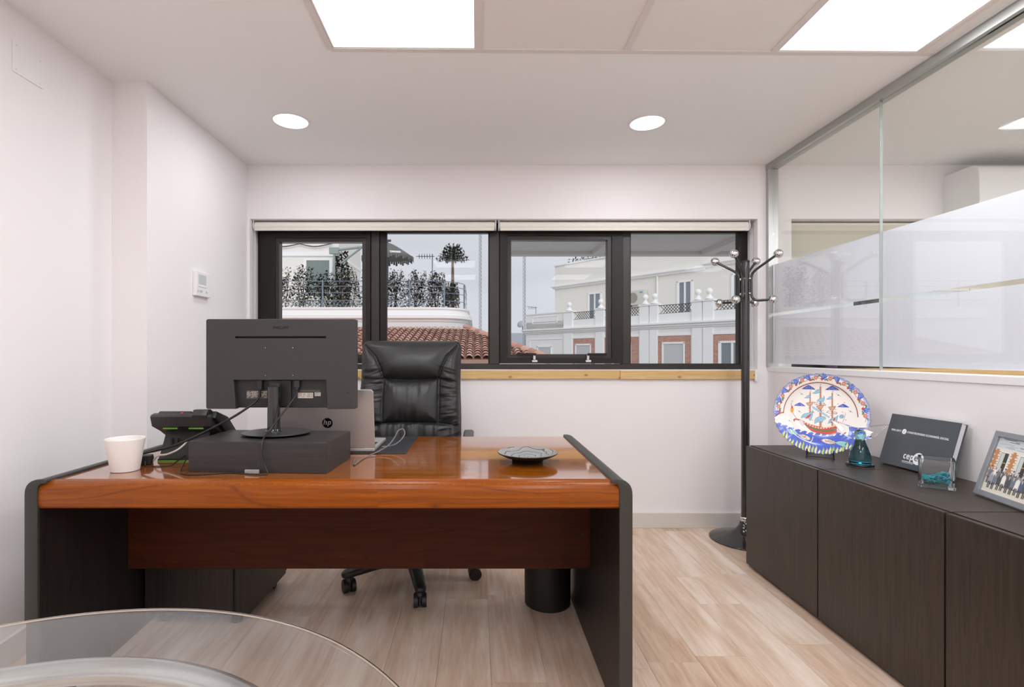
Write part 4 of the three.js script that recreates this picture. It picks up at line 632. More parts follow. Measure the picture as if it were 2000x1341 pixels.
{ // framed group photo
  const print = canvasTex(1024, 760, (c, W, H) => {
    const q = rng(44); c.fillStyle = '#c9b79f'; c.fillRect(0, 0, W, H); c.fillStyle = '#cdd3d4'; c.fillRect(0, 0, W, 150); for (let k = 0; k < 60; k++) { c.fillStyle = ['#e9eef0', '#8b9598', '#b8c0c2', '#dfe6ea'][k % 4]; c.fillRect(q() * W, 10 + q() * 130, 60 + q() * 160, 5 + q() * 12); }
    c.fillStyle = '#e4e0d8'; c.fillRect(0, 150, W, 400);
    for (const x0 of [0, 290, 620, 930]) { c.fillStyle = '#c98d5c'; c.fillRect(x0, 170, 120, 400); for (let y = 170; y < 560; y += 34) { c.fillStyle = '#ece9e2'; c.fillRect(x0 - 26, y, 40 + (y / 34 % 2 | 0) * 18, 24); c.fillRect(x0 + 96 - (y / 34 % 2 | 0) * 16, y, 50, 24); } for (let y = 176; y < 560; y += 9) { c.fillStyle = 'rgba(150,90,50,0.25)'; c.fillRect(x0, y, 120, 2); } }
    for (const x0 of [130, 450, 770]) { c.fillStyle = '#efede8'; c.fillRect(x0 - 10, 190, 150, 380); c.fillStyle = '#3b3a38'; c.fillRect(x0, 205, 130, 360); c.fillStyle = '#cfd6d3'; c.fillRect(x0 + 6, 210, 50, 350); c.fillStyle = '#d9a83a'; c.fillRect(x0 + 64, 330, 60, 10); c.fillStyle = '#efede8'; c.fillRect(x0 + 58, 205, 8, 360); }
    c.fillStyle = '#ddd5c6'; c.fillRect(0, 640, W, 120); for (let k = 0; k < 9; k++) { c.fillStyle = k % 2 ? '#b9b2a6' : '#e4ded2'; c.fillRect(0, 560 + k * 10, W, 10); }
    const suit = ['#484c57', '#555a68', '#536180', '#636265', '#99a0ad', '#45454a', '#f2f0ec', '#777b86'];
    for (let row = 0; row < 2; row++) for (let k = 0; k < 13; k++) { const x = 66 + k * 74 + (row % 2) * 37 + (q() - 0.5) * 16, y = 420 + row * 56 + (q() - 0.5) * 20, f = suit[Math.floor(q() * suit.length)]; c.fillStyle = f; c.beginPath(); c.ellipse(x, y + 62, 34, 46, 0, 0, 6.3); c.fill(); c.fillRect(x - 33, y + 58, 66, 92); c.fillStyle = '#33343a'; c.fillRect(x - 20, y + 130, 17, 90); c.fillRect(x + 3, y + 130, 17, 90); c.fillStyle = '#f0eee9'; c.beginPath(); c.moveTo(x - 8, y + 18); c.lineTo(x + 8, y + 18); c.lineTo(x, y + 56); c.fill(); c.fillStyle = ['#d6ab8c', '#c99c7e', '#e0b99c'][k % 3]; c.beginPath(); c.ellipse(x, y, 13, 17, 0, 0, 6.3); c.fill(); c.fillStyle = ['#4a3a30', '#8a8580', '#2c2522'][(k + row) % 3]; c.beginPath(); c.ellipse(x, y - 10, 13, 9, 0, 0, 6.3); c.fill(); }
  });
  // lower corner at the wall side, turned a little towards the room
  const t = thing('photo_frame', 'silver framed group photograph leaning on the cabinet top', 'picture frame', [1.696, CH, -1.642], -Math.PI / 2 - 0.222);
  const f = new THREE.Group(); f.name = 'picture'; f.rotation.x = -0.3; f.position.set(0, 0.006, 0); t.add(f);
  const W = 0.28 / 2, H = 0.225, b = 0.016, ring = extrude([[-W, 0], [W, 0], [W, H], [-W, H]], 0.012, { bevel: 0.0015, holes: [[[-W + b, b], [W - b, b], [W - b, H - b], [-W + b, H - b]]] }); ring.translate(0, 0.0015, -0.012);
  mesh('frame', ring, std('frameSilver', { color: 0x9ba0a6, roughness: 0.4, metalness: 0.5 }), f);
  mesh('photograph', new THREE.PlaneGeometry(2 * W - 2 * b + 0.004, H - 2 * b + 0.004).translate(0, H / 2 + 0.0015, -0.006), std('photoPrint', { map: print, roughness: 0.3, clearcoat: 0.6, clearcoatRoughness: 0.05 }), f);
  mesh('backing', bx(-W + 0.004, 0.004, -0.012, W - 0.004, H, -0.015), M.blackPlastic, f);
  const st = mesh('strut', bx(-0.03, 0, -0.003, 0.03, 0.15, 0), M.blackPlastic, f); st.position.set(0, 0.05, -0.016);
}

// ---------------------------------------------------------------- round glass table
{
  const t = thing('glass_table', 'round clear glass meeting table with a steel ring below the top', 'table', [-0.474, 0, -0.3]);
  const R = 0.491; mesh('glass_top', lathe([[0, 0.728], [R - 0.003, 0.728], [R, 0.731], [R, 0.737], [R - 0.003, 0.74], [0, 0.74]], 128), M.tableGlass, t);
  const ring = new THREE.TorusGeometry(0.376, 0.016, 20, 110); ring.rotateX(Math.PI / 2); ring.translate(0, 0.705, 0); mesh('support_ring', ring, M.steel, t);
  for (let k = 0; k < 4; k++) { const a = (51 + 90 * k) * Math.PI / 180, x = Math.cos(a) * 0.376, z = -Math.sin(a) * 0.376; mesh('pad', new THREE.CylinderGeometry(0.012, 0.014, 0.006, 20).translate(x, 0.7248, z), std('pad' + k, { color: 0xd8d6cf, roughness: 0.4 }), t); mesh('leg', tube([[x, 0.69, z], [x * 0.96, 0.5, z * 0.96], [x * 0.9, 0.25, z * 0.9], [x * 0.98, 0, z * 0.98]], 0.02, 30, 16), M.steel, t); }
}

// ---------------------------------------------------------------- small things on the left wall
{
  const t = thing('thermostat', 'white wall thermostat with a small screen beside the window', 'thermostat', [XP, 1.508, -2.772], Math.PI / 2);
  mesh('housing', bx(-0.073, -0.066, 0, 0.073, 0.066, 0.021, 0.004), M.whitePaint, t);
  const face = mesh('display', bx(-0.052, -0.002, 0.0205, 0.022, 0.05, 0.0218, 0.0005), std('lcd', { color: 0xc6cbd0, roughness: 0.25 }), t);
  mesh('bar', bx(-0.054, -0.016, 0.021, 0.026, -0.01, 0.0235, 0.001), M.whitePaint, t);
  for (const x of [-0.058, -0.036, -0.02, 0.028]) mesh('button', bx(x - 0.006, -0.046, 0.021, x + 0.006, -0.034, 0.0222, 0.001), std('btn' + x, { color: 0xc9c9cb, roughness: 0.5 }), t);
}
{
  const t = thing('blank_cover_plate', 'white blank cover plate with screws high on the left wall', 'cover plate', [XL, 2.197, -1.889], Math.PI / 2);
  mesh('plate', bx(-0.064, -0.056, 0, 0.064, 0.056, 0.004, 0.0015), M.whitePaint, t);
  for (const x of [-0.05, 0.05]) for (const y of [-0.043, 0.043]) mesh('screw', new THREE.CylinderGeometry(0.003, 0.003, 0.0012, 12).rotateX(Math.PI / 2).translate(x, y, 0.0044), M.tbar, t);
}

// ---------------------------------------------------------------- outside the window
std('stucco', { color: 0xf0eeea, roughness: 0.9, bumpMap: plasterBump, bumpScale: 0.003 });
std('stuccoWarm', { color: 0xeee9e0, roughness: 0.9, bumpMap: plasterBump, bumpScale: 0.003 });
std('moulding', { color: 0xf5f3f0, roughness: 0.85 });
std('farGlass', { color: 0x848c92, roughness: 0.1 });
std('shutter', { color: 0xc9c8c8, roughness: 0.7 });
std('ironwork', { color: 0x4d4f52, roughness: 0.6 });
std('railBlue', { color: 0x7f8d99, roughness: 0.5, metalness: 0.3 });
const brickTex = tex(256, 256, (u, v) => { const row = Math.floor(v * 32), x = (u * 12 + (row % 2) * 0.5) % 1, y = (v * 32) % 1, n = vn(Math.floor(u * 12 + (row % 2) * 0.5) + 3, row, 12, 32); return x < 0.06 || y < 0.18 ? [206, 184, 170] : mix3([176, 126, 108], [196, 148, 130], n); }, { rx: 1 / 3, ry: 1 / 2.4 });
std('brick', { map: brickTex, roughness: 0.9 });
std('concrete', { color: 0xcfccc8, roughness: 0.85, bumpMap: plasterBump, bumpScale: 0.002 });
structure('street', bx(-90, -9.3, -4.2, 90, -9, -150), std('asphalt', { color: 0x8a8986, roughness: 0.95 }));
{ // overhang of the storey above, over the two right-hand window bays
  const t = thing('roof_overhang', 'grey overhanging roof slab with cross beams outside the window', 'overhang', [0, 0, 0]);
  mesh('slab', bx(0.18, 2.22, -3.62, 6.5, 2.34, -5.5), M.concrete, t);
  mesh('edge_beam', bx(0.18, 2.185, -5.4, 6.5, 2.34, -5.52), M.concrete, t);
  for (const x of [1.27, 2.42, 3.6, 4.8]) mesh('cross_beam', bx(x - 0.05, 2.17, -3.62, x + 0.05, 2.225, -5.4), M.concrete, t);
}
{ // pale corner building to the right, its front running away to the left
  const t = thing('apartment_building', 'pale classical building with ball finials on its balcony parapet', 'building', [4, 0, -41], -0.883);
  mesh('wall', grain(bx(0, -9, 0, 22, 3.0, -9)), M.stucco, t);
  mesh('cornice', merge([bx(-0.3, 2.98, 0.3, 22.2, 3.1, -9.2, 0.02), bx(-0.18, 2.84, 0.18, 22.1, 2.98, -9.1, 0.02), bx(-0.08, 2.74, 0.08, 22.1, 2.84, -9.1)]), M.moulding, t);
  mesh('parapet', merge([bx(0, 3.1, 0, 22, 3.66, -0.22), bx(0, 3.1, 0, 3.95, 4.24, -0.22), bx(0, 4.24, 0.05, 3.95, 4.32, -0.27), bx(0, 3.1, -0.22, 0.22, 4.3, -8)]), M.stucco, t);
  mesh('parapet_panel', merge([bx(0.7, 3.5, 0.03, 3.3, 3.56, 0), bx(0.7, 4.02, 0.03, 3.3, 4.08, 0), bx(0.7, 3.5, 0.03, 0.76, 4.08, 0), bx(3.24, 3.5, 0.03, 3.3, 4.08, 0)]), M.moulding, t);
  for (const [a, b] of [[3.97, 4.79], [6.85, 7.55], [10.34, 11.0], [11.07, 11.61], [13.84, 14.46], [14.52, 15.12], [17.4, 18.0], [18.1, 18.7]]) {
    const m = (a + b) / 2, p = mesh('pedestal', merge([bx(a, 3.1, 0.08, b, 4.22, -0.3), bx(a - 0.06, 4.22, 0.14, b + 0.06, 4.34, -0.36, 0.02)]), M.moulding, t);
    mesh('finial', lathe([[0.3, 4.34], [0.2, 4.42], [0.1, 4.56], [0.08, 4.62], [0.14, 4.66], [0.18, 4.74], [0.19, 4.8], [0.16, 4.9], [0.08, 4.97], [0, 4.99]], 20).translate(m, 0, -0.11), M.moulding, p);
    mesh('pilaster', bx(a + 0.02, -9, 0.09, b - 0.02, 2.7, 0), M.moulding, t);
  }
  for (const [a, b] of [[4.79, 6.85], [7.55, 10.34], [11.61, 13.84], [15.12, 17.4]]) {
    const g = [bx(a, 4.16, -0.08, b, 4.2, -0.12), bx(a, 3.66, -0.08, b, 3.69, -0.12)]; for (let x = a - 0.5; x < b; x += 0.2) for (const s of [-1, 1]) { const x0 = s > 0 ? x : x + 0.5, x1 = s > 0 ? x + 0.5 : x; if (Math.min(x0, x1) >= a - 0.01 && Math.max(x0, x1) <= b + 0.01) g.push(rod([x0, 3.67, -0.1], [x1, 4.18, -0.1], 0.02, 4)); }
    mesh('lattice_rail', merge(g), M.ironwork, t);
  }
  const win = (x0, x1, y0, y1, z, shut) => { const w = mesh('window', merge([bx(x0 - 0.1, y0 - 0.1, z + 0.06, x0, y1 + 0.1, z), bx(x1, y0 - 0.1, z + 0.06, x1 + 0.1, y1 + 0.1, z), bx(x0 - 0.1, y1, z + 0.06, x1 + 0.1, y1 + 0.12, z), bx(x0 - 0.12, y0 - 0.1, z + 0.1, x1 + 0.12, y0, z)]), M.moulding, t); mesh(shut ? 'shutter' : 'pane', bx(x0, y0, z + 0.01, x1, y1, z + 0.018), shut ? M.shutter : M.farGlass, w); if (!shut) mesh('window_bars', merge([bx((x0 + x1) / 2 - 0.06, y0, z + 0.015, (x0 + x1) / 2 + 0.06, y1, z + 0.05), bx(x0, y0, z + 0.015, x0 + 0.07, y1, z + 0.05), bx(x1 - 0.07, y0, z + 0.015, x1, y1, z + 0.05)]), M.moulding, w); };
  for (const [a, b, c, d, shut] of [[4.85, 6.8, 5.12, 6.36, 1], [7.6, 10.3, 8.3, 9.6, 0], [11.62, 13.8, 12.0, 13.3, 1], [15.05, 17.3, 15.5, 16.85, 0]]) { mesh('brick_surround', grain(merge([bx(a, -3, 0.03, c - 0.1, 2.28, 0), bx(d + 0.1, -3, 0.03, b, 2.28, 0), bx(c - 0.1, 1.9, 0.03, d + 0.1, 2.28, 0)]), 'x'), M.brick, t); mesh('surround_trim', merge([bx(a - 0.12, 2.28, 0.06, b + 0.1, 2.4, 0), bx(a - 0.1, -3, 0.06, a, 2.3, 0), bx(b, -3, 0.06, b + 0.08, 2.3, 0)]), M.moulding, t); win(c, d, -0.4, 1.78, 0.0, shut); }
  win(1.35, 2.65, 0.3, 1.68, 0, 1);
  mesh('string_course', merge([bx(0.4, 2.28, 0.04, 3.8, 2.34, 0), bx(0.4, -2, 0.03, 0.46, 2.3, 0)]), M.moulding, t);
  mesh('upper_wall', grain(bx(0.82, 3.1, -2.5, 22, 8.35, -10)), M.stuccoWarm, t);
  mesh('upper_cornice', merge([bx(0.55, 6.6, -2.2, 13.4, 6.72, -10.2, 0.02), bx(0.7, 6.46, -2.36, 13.4, 6.6, -10.1), bx(13.35, 6.76, -2.1, 22, 6.92, -10.2, 0.02), bx(13.35, 6.62, -2.3, 22, 6.76, -10.1), bx(0.78, 8.33, -2.42, 22, 8.42, -10)]), M.moulding, t);
  for (const [a, b, y1] of [[4.3, 5.4, 5.72], [11.6, 12.5, 5.83], [15.1, 16.1, 5.9]]) win(a, b, 3.5, y1, -2.5, 0);
  mesh('drain_pipe', rod([10.1, 4.3, -2.42], [10.1, 6.5, -2.42], 0.06, 8), M.moulding, t);
  const hedge = []; foliage(hedge, 420, 7, (q) => [1.4 + q() * 3.4, 8.4 + q() * 0.55 * (0.4 + q()), -3.2 - q() * 0.8], 0.16); const tp = thing('roof_shrub', 'low green shrub on the roof edge of the pale building', 'shrub', [4, 0, -41], -0.883); mesh('leaves', mergeGeometries(hedge), std('roofLeaf', { color: 0x6f7f62, roughness: 0.8, side: THREE.DoubleSide }), tp);
  const ac = thing('outdoor_unit', 'beige air conditioner unit on the balcony of the pale building', 'air conditioner', [4, 0, -41], -0.883);
  mesh('case', bx(7.95, 4.6, -2.05, 9.35, 5.6, -2.45, 0.03), std('acBeige', { color: 0xd6d2c4, roughness: 0.6 }), ac); mesh('fan_grille', new THREE.CylinderGeometry(0.36, 0.36, 0.03, 28).rotateX(Math.PI / 2).translate(8.45, 5.08, -2.04), std('grille', { color: 0x9a988e, roughness: 0.7 }), ac); mesh('badge', bx(8.98, 5.38, -2.04, 9.2, 5.46, -2.05), std('badgeBlue', { color: 0x4b9fd8, roughness: 0.5 }), ac); mesh('bracket', merge([bx(8.0, 4.52, -2.05, 8.1, 4.6, -2.5), bx(9.2, 4.52, -2.05, 9.3, 4.6, -2.5)]), M.ironwork, ac);
  const dish = thing('satellite_dish', 'small grey satellite dish at the corner of the pale building', 'dish', [3.7, 3.45, -41.1]); mesh('reflector', new THREE.SphereGeometry(0.42, 20, 10, 0, 6.3, 0, 0.8).rotateX(1.2).rotateY(-0.6), std('dishGrey', { color: 0xb5b8bb, roughness: 0.5, side: THREE.DoubleSide }), dish); mesh('arm', rod([0, 0, 0.1], [0.05, -0.55, 0], 0.03, 6), M.ironwork, dish);
}
function foliage(out, n, seed, place, size, aspect = 0.5) { // loose leaves, each a small folded blade
  const q = rng(seed), p = [], nm = [], ix = [];
  for (let k = 0; k < n; k++) {
    const [x, y, z] = place(q), a = q() * 6.28, b = (q() - 0.5) * 2.2, s = size * (0.6 + 0.8 * q()), d = new THREE.Vector3(Math.cos(a) * Math.cos(b), Math.sin(b), Math.sin(a) * Math.cos(b)), e = new THREE.Vector3(-Math.sin(a), 0.3 * (q() - 0.5), Math.cos(a)).normalize(), N = d.clone().cross(e).normalize(), base = p.length / 3;
    for (const [u, v, w] of [[-0.5, 0, 0], [0, aspect / 2, -0.06], [0.5, 0, 0], [0, -aspect / 2, -0.06]]) { p.push(x + (d.x * u + e.x * v + N.x * w) * s, y + (d.y * u + e.y * v + N.y * w) * s, z + (d.z * u + e.z * v + N.z * w) * s); nm.push(N.x, N.y, N.z); }
    ix.push(base, base + 1, base + 2, base, base + 2, base + 3);
  }
  const g = new THREE.BufferGeometry(); g.setAttribute('position', new THREE.Float32BufferAttribute(p, 3)); g.setAttribute('normal', new THREE.Float32BufferAttribute(nm, 3)); g.setAttribute('uv', new THREE.Float32BufferAttribute(new Float32Array(p.length / 3 * 2), 2)); g.setIndex(ix); out.push(g.toNonIndexed()); return out;
}
{ // white building with a roof terrace and a rounded corner, opposite
  const outline = (o) => { const s = new THREE.Shape(), r = 1.3 + o, x1 = -0.4 + o, z0 = -20 + o; s.moveTo(-16, -z0); s.lineTo(x1 - r, -z0); s.absarc(x1 - r, -z0 + r, r, -Math.PI / 2, 0, false); s.lineTo(x1, 32); s.lineTo(-16, 32); s.lineTo(-16, -z0); return s; };
  const slab = (o, y0, y1) => { const g = extrude(outline(o), y1 - y0, { curve: 24 }); g.rotateX(-Math.PI / 2); g.translate(0, y0, 0); return creased(g); };
  const t = thing('terrace_building', 'white building with a rounded corner and a planted roof terrace', 'building');
  mesh('wall', grain(slab(0, -9, 2.52)), M.stucco, t);
  mesh('cornice', merge([slab(0.05, 2.42, 2.54), slab(0.22, 2.54, 2.66), slab(0.14, 2.66, 2.76), slab(0.06, 2.76, 2.9), slab(0.12, 2.9, 2.97)]), M.moulding, t);
  const rail = (off, k) => { const pts = []; pts.push([-16, -20 + 0.05 - off]); for (let i = 0; i <= 10; i++) { const a = -Math.PI / 2 + i / 10 * Math.PI / 2, r = 1.3 - off; pts.push([-1.7 + r * Math.cos(a), -21.3 - r * Math.sin(a)]); } pts.push([-0.4 - off, -25]); return pts; };
  const path = rail(0.06), post = (x, z) => rod([x, 2.97, z], [x, 4.02, z], 0.035, 6);
  for (const x of [-15, -13.2, -11.4, -9.6, -7.8, -6.0, -4.35, -2.6]) mesh('rail_post', post(x, -20.01), M.railBlue, t);
  mesh('rail_post', post(-1.25, -20.1), M.railBlue, t); mesh('rail_post', post(-0.5, -21.4), M.railBlue, t);
  for (const y of [3.25, 3.55, 3.8, 4.0]) mesh('rail_wire', merge(path.slice(0, -1).map((p, i) => rod([p[0], y, p[1]], [path[i + 1][0], y, path[i + 1][1]], 0.014, 5))), M.railBlue, t);
  const lat = []; for (let x = -9; x < -1.8; x += 0.16) for (const s of [-1, 1]) lat.push(rod([x, 3.0, -20.03], [x + s * 0.16, 3.22, -20.03], 0.01, 4)); mesh('rail_lattice', merge(lat), M.railBlue, t);
  // terrace room behind
  mesh('terrace_room', grain(merge([bx(-15, 2.9, -26, -7.0, 6.15, -31), bx(-15, 6.3, -26.1, -7.0, 9, -31)])), M.stuccoWarm, t);
  mesh('room_ledge', bx(-15.1, 6.12, -25.9, -6.95, 6.3, -31), M.moulding, t);
  const w = mesh('window', bx(-8.75, 4.0, -25.95, -7.3, 6.0, -26), M.moulding, t); mesh('pane', bx(-8.6, 4.1, -25.93, -7.45, 5.9, -25.95), std('greenPane', { color: 0x7d8a83, roughness: 0.15 }), w);
  for (const [x, top] of [[-9.8, 6.6], [-8.2, 6.65]]) mesh('cable_run', tube([[x - 0.8, 6.75, -25.95], [x, 6.6, -25.95], [x + 0.9, 6.75, -25.95]], 0.03, 20, 6), M.ironwork, t);
}
{ // shrubs on the terrace, one after the other behind the railing
  const kinds = [[0xa9b29a, 'grey green'], [0xb5ac94, 'brownish green'], [0xc39c8a, 'reddish'], [0x93a18a, 'dark green']].map(([c, n], i) => [std('shrub' + i, { color: c, roughness: 0.85, side: THREE.DoubleSide, transmission: 0.35, thickness: 0 }), n]);
  const spots = [[-10.2, 0.95, 0, 1.7], [-9.1, 1.0, 2, 1.75], [-8.0, 1.0, 2, 1.7], [-7.0, 0.9, 1, 1.75], [-6.1, 0.9, 0, 1.5], [-5.2, 0.9, 0, 1.65], [-4.2, 0.9, 1, 1.55], [-3.3, 0.9, 0, 1.6], [-2.4, 0.85, 0, 1.55], [-1.6, 0.75, 1, 1.5], [-1.0, 0.6, 3, 1.05]];
  const where = ['at the far left end of the terrace', 'below the green window', 'beside the green window', 'at the corner of the terrace room', 'next to the terrace room corner', 'below the bracket arm', 'below the parasol', 'between the parasol and the aerial', 'below the aerial', 'in front of the conifer trunk', 'at the rounded corner of the terrace'];
  spots.forEach(([x, wd, k, h], i) => {
    const t = thing('terrace_shrub', `${kinds[k][1]} shrub behind the railing, ${where[i]}`, 'shrub', [x, 2.95, -20.75], 0, 'shrubs on the roof terrace');
    const gs = []; foliage(gs, 1250, 100 + i, (q) => { const v = Math.pow(q(), 0.75), a = q() * 6.28, r = Math.sqrt(q()) * (0.62 - 0.15 * v); return [Math.cos(a) * r * wd, 0.05 + v * h * (0.85 + 0.15 * Math.sin(a * 3 + i)), Math.sin(a) * r * 0.55]; }, 0.1, 0.55);
    mesh('leaves', gs[0], kinds[k][0], t);
    const st = [], q = rng(i + 4); for (let b = 0; b < 6; b++) st.push(rod([(q() - 0.5) * 0.5, 0, (q() - 0.5) * 0.3], [(q() - 0.5) * 0.9, h * 0.8, (q() - 0.5) * 0.4], 0.02, 5, 0.008)); mesh('stems', merge(st), std('stem' + i, { color: 0x6b5a4a, roughness: 0.9 }), t);
  });
}
{ // climbing green column beside the terrace room
  const t = thing('climbing_plant', 'dark green climber on the corner of the terrace room', 'climber', [-6.75, 2.95, -25.6]); const gs = []; foliage(gs, 900, 61, (q) => { const v = q(); return [(q() - 0.5) * (1.1 - 0.5 * v), v * 3.3, (q() - 0.5) * 0.4]; }, 0.2); mesh('leaves', gs[0], M.shrub3, t); mesh('stem', rod([0, 0, 0], [0, 3.2, -0.1], 0.04, 6, 0.02), M.stem0, t);
}
{ // flat-topped conifer behind the terrace
  const t = thing('conifer_tree', 'dark conifer with a tiered crown rising behind the terrace hedge', 'tree', [-1.1, 2.9, -24]);
  mesh('trunk', rod([0, 0.075, 0], [0, 3.1, 0], 0.1, 8, 0.05), M.stem0, t);
  const gs = []; for (let lv = 0; lv < 6; lv++) { const y = 2.6 + lv * 0.1, r = 0.8 * Math.pow(1 - lv / 7.5, 0.8); for (let k = 0; k < 9; k++) { const a = k / 9 * 6.28 + lv * 0.7, tip = [Math.cos(a) * r, y + 0.06 + 0.035 * lv, Math.sin(a) * r]; gs.push(rod([0, y + 0.02, 0], tip, 0.022, 5, 0.006)); const f = []; foliage(f, 16, lv * 20 + k, (q) => { const s = 0.25 + 0.75 * q(); return [tip[0] * s, lerp(y + 0.02, tip[1], s) + (q() - 0.5) * 0.06, tip[2] * s]; }, 0.17, 0.3); gs.push(f[0]); } }
  mesh('crown', merge(gs), std('coniferGreen', { color: 0x76836f, roughness: 0.85, side: THREE.DoubleSide }), t);
}
{ // fringed parasol hung from a bracket arm
  const t = thing('hanging_parasol', 'dark fringed parasol hanging from a grey bracket arm on the terrace', 'parasol', [-3.8, 0, -22]);
  const pts = []; for (let i = 0; i <= 10; i++) { const k = i / 10; pts.push([0.05 + k * 1.05, 5.92 - 0.62 * Math.pow(k, 1.25)]); }
  mesh('canopy', lathe(pts, 16), std('parasolDark', { color: 0x6f706b, roughness: 0.9, side: THREE.DoubleSide }), t);
  const fr = []; for (let k = 0; k < 64; k++) { const a = k / 64 * 6.28; fr.push(bx(-0.045, -0.1 - 0.05 * (k % 3), -0.004, 0.045, 0, 0.004).rotateY(-a + Math.PI / 2).translate(Math.cos(a) * 1.1, 5.31, Math.sin(a) * 1.1)); } mesh('fringe', merge(fr), M.parasolDark, t);
  mesh('pole', merge([rod([0, 2.95, 0], [0, 6.05, 0], 0.03, 8), bx(-0.1, 5.98, -0.05, 0.14, 6.06, 0.05)]), M.ironwork, t);
  mesh('bracket_arm', merge([rod([-2.3, 5.6, 0], [0, 5.88, 0], 0.055, 8), rod([-2.0, 5.05, 0], [-1.1, 5.74, 0], 0.045, 8), bx(-2.5, 5.45, -0.08, -2.1, 5.72, 0.08), rod([-2.3, 2.95, 0], [-2.3, 5.6, 0], 0.05, 8)]), std('bracketGreen', { color: 0x98a4a0, roughness: 0.6 }), t);
}
for (const [x, z, h, lab] of [[0.48, -60, 15.6, 'slim lattice radio mast beside the terrace building'], [5.65, -60, 15.2, 'slim lattice radio mast beside the pale classical building']]) {
  const t = thing('radio_mast', lab, 'mast', [x, -6, z], 0, 'lattice radio masts'), g = [], w = 0.13; for (const [a, b] of [[-w, -w], [w, -w], [0, w]]) g.push(rod([a, 0, b], [a, h + 6, b], 0.022, 4)); for (let y = 0; y < h + 5.6; y += 0.45) g.push(rod([-w, y, -w], [w, y + 0.22, -w], 0.014, 4), rod([w, y + 0.22, -w], [-w, y + 0.45, -w], 0.014, 4), rod([w, y, -w], [0, y + 0.4, w], 0.012, 4)); mesh('lattice', merge(g), std('mast' + x, { color: 0x8b8f94, roughness: 0.5 }), t);
  mesh('antenna', rod([0, h + 6, 0], [0, h + 7.5, 0], 0.03, 5), M.ironwork, t);
}
for (const [x, y, z, h, d, lab] of [[-2.02, 2.9, -23.6, 2.85, -1, 'thin television aerial to the left of the conifer'], [4.9, 4.3, -42, 0.75, -1, 'thin television aerial on the parapet of the pale building']]) {
  const t = thing('television_aerial', lab, 'aerial', [x, y, z]), g = []; for (let k = 0; k < 6; k++) g.push(rod([d * k * 0.12, h - 0.1 - 0.1 * (z > -30 ? 0 : 0), -0.18], [d * k * 0.12, h - 0.1, 0.18], 0.012, 4), rod([d * k * 0.12, h - 0.22, 0], [d * k * 0.12, h + 0.02, 0], 0.012, 4)); g.push(rod([0.1, h - 0.1, 0], [d * 0.75, h - 0.1 + (z < -30 ? 0.12 : 0), 0], 0.014, 4)); mesh('elements', merge(g), M.ironwork, t); mesh('mast', rod([0, 0, 0], [0, h, 0], 0.02, 5), M.ironwork, t);
}
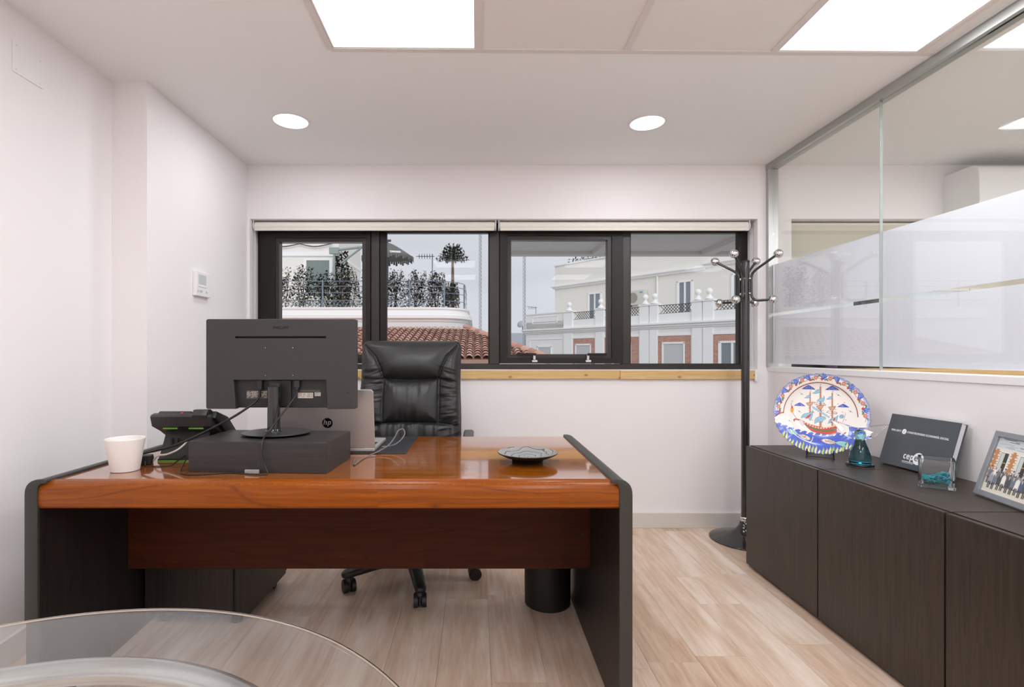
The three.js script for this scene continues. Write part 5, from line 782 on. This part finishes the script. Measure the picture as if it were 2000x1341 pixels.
{ // hipped clay tile roof of the lower house in front
  const t = thing('tiled_house', 'low house with a hipped terracotta tile roof below the terrace', 'house');
  const zr = -19.85, ze = -14, yr = 2.12, ye = 0.99, hip = (z) => lerp(-0.4, 1.9, (z - zr) / (ze - zr)), yAt = (z) => lerp(yr, ye, (z - zr) / (ze - zr)), x0 = -5.6;
  mesh('wall', grain(merge([bx(x0 - 6, -9, -14.4, 1.6, ye - 0.16, -19.8)])), M.stucco, t);
  mesh('eave', merge([bx(x0 - 6, ye - 0.2, ze - 0.02, 1.9, ye - 0.1, ze - 0.5), bx(x0 - 6, ye - 0.3, ze - 0.2, 1.8, ye - 0.2, ze - 0.5)]), M.moulding, t);
  { const g = new THREE.BufferGeometry(), P = [[x0 - 6, yr, zr], [-0.4, yr, zr], [1.9, ye, ze], [x0 - 6, ye, ze], [1.9, ye, zr], [x0 - 6, ye - 0.1, ze], [1.9, ye - 0.1, ze], [-0.4, yr, zr - 0.02]]; g.setAttribute('position', new THREE.Float32BufferAttribute([3, 2, 1, 3, 1, 0, 2, 4, 7, 2, 7, 1, 5, 6, 2, 5, 2, 3].flatMap((k) => P[k]), 3)); g.computeVertexNormals(); g.setAttribute('uv', new THREE.Float32BufferAttribute(new Float32Array(36), 2)); mesh('roof_base', g, std('roofPan', { color: 0xa3806f, roughness: 0.9, side: THREE.DoubleSide }), t); }
  // barrel tiles: rows from the eave to the ridge, columns across
  const pitch = 0.235, rows = 15, L = (zr - ze) / -rows, slope = Math.atan2(yr - ye, -(zr - ze)), q = rng(21), mats = [0xd3a08c, 0xc8917c, 0xdbb09e, 0xbf8c7a, 0xd6a894].map((c, i) => std('clay' + i, { color: c, roughness: 0.85, side: THREE.DoubleSide }));
  const arch = (() => { const g = new THREE.CylinderGeometry(0.088, 0.106, L * 1.1, 8, 1, true, -Math.PI / 2, Math.PI); g.rotateX(-Math.PI / 2); return g; })();
  let made = 0;
  const tileAt = (x, z, yaw, lift, name) => { const m = new THREE.Matrix4().makeRotationFromEuler(new THREE.Euler(slope - 0.03, yaw, 0, 'YXZ')).setPosition(x + (q() - 0.5) * 0.012, yAt(z) + lift + (q() - 0.5) * 0.008, z); return m; };
  const list = []; for (let r = 0; r < rows; r++) for (let x = x0 - 20 * pitch; x < 2; x += pitch) { const z = ze + (r + 0.5) * (zr - ze) / rows; if (x < hip(z) - 0.05) list.push([x, z]); }
  list.sort((a, b) => b[1] - a[1]);
  const rest = []; for (const [x, z] of list) { const m = tileAt(x, z, 0, 0.015); if (made < 285 && x > -5.1) { const o = mesh('roof_tile', arch, mats[Math.floor(q() * 5)], t); o.applyMatrix4(m); made++; } else rest.push(arch.clone().applyMatrix4(m)); }
  if (rest.length) { const o = mesh('more_roof_tiles', merge(rest), mats[0], t); o.userData.kind = 'stuff'; }
  const hd = new THREE.Vector3(1.9 + 0.4, ye - yr, ze - zr), n = 15; for (let k = 0; k < n; k++) { const f = (k + 0.5) / n, g = new THREE.CylinderGeometry(0.13, 0.11, hd.length() / n * 1.15, 8, 1, true, -Math.PI / 2, Math.PI); g.rotateX(-Math.PI / 2); const o = mesh('ridge_tile', g, mats[k % 5], t); o.position.set(lerp(-0.4, 1.9, f), lerp(yr, ye, f) + 0.05, lerp(zr, ze, f)); o.rotation.order = 'YXZ'; o.rotation.y = Math.atan2(hd.x, hd.z); o.rotation.x = Math.atan2(-hd.y, Math.hypot(hd.x, hd.z)); }
}
{ // far blocks and trees between the two buildings
  const b = thing('distant_block', 'distant grey apartment block between the two white buildings', 'building', [3.6, 0, -66]);
  mesh('wall', bx(0.9, -12, 0, 6.5, 3.9, -8), std('farGrey', { color: 0xb9bec6, roughness: 0.9 }), b); for (let k = 0; k < 3; k++) mesh('window', bx(1.6 + k * 0.9, 0.4, 0.02, 2.1 + k * 0.9, 1.9, 0), M.farGlass, b);
  const t = thing('distant_tree', 'distant round green tree behind the tiled roof', 'tree', [0.1, -4, -34]); mesh('trunk', rod([0, -4, 0], [0, 5, 0], 0.2, 8), M.stem0, t); const gs = []; foliage(gs, 1500, 17, (q) => { const a = q() * 6.28, bb = Math.acos(q() * 2 - 1), r = Math.cbrt(q()); return [Math.cos(a) * Math.sin(bb) * 1.5 * r, 5.2 + Math.cos(bb) * 1.3 * r, Math.sin(a) * Math.sin(bb) * 1.5 * r]; }, 0.3); mesh('crown', gs[0], std('farGreen', { color: 0x66755f, roughness: 0.9, side: THREE.DoubleSide }), t);
}

// every thing stands at its own base point
for (const o of scene.children) {
  if (!o.userData.label || o.userData.kind === 'structure' || o.position.lengthSq() > 0 || o.rotation.y !== 0) continue;
  const b = new THREE.Box3().setFromObject(o), p = new THREE.Vector3((b.min.x + b.max.x) / 2, b.min.y, (b.min.z + b.max.z) / 2);
  if (o.isMesh) o.geometry.translate(-p.x, -p.y, -p.z); else for (const c of o.children) c.position.sub(p);
  o.position.copy(p);
}
renderer.render(scene, camera);
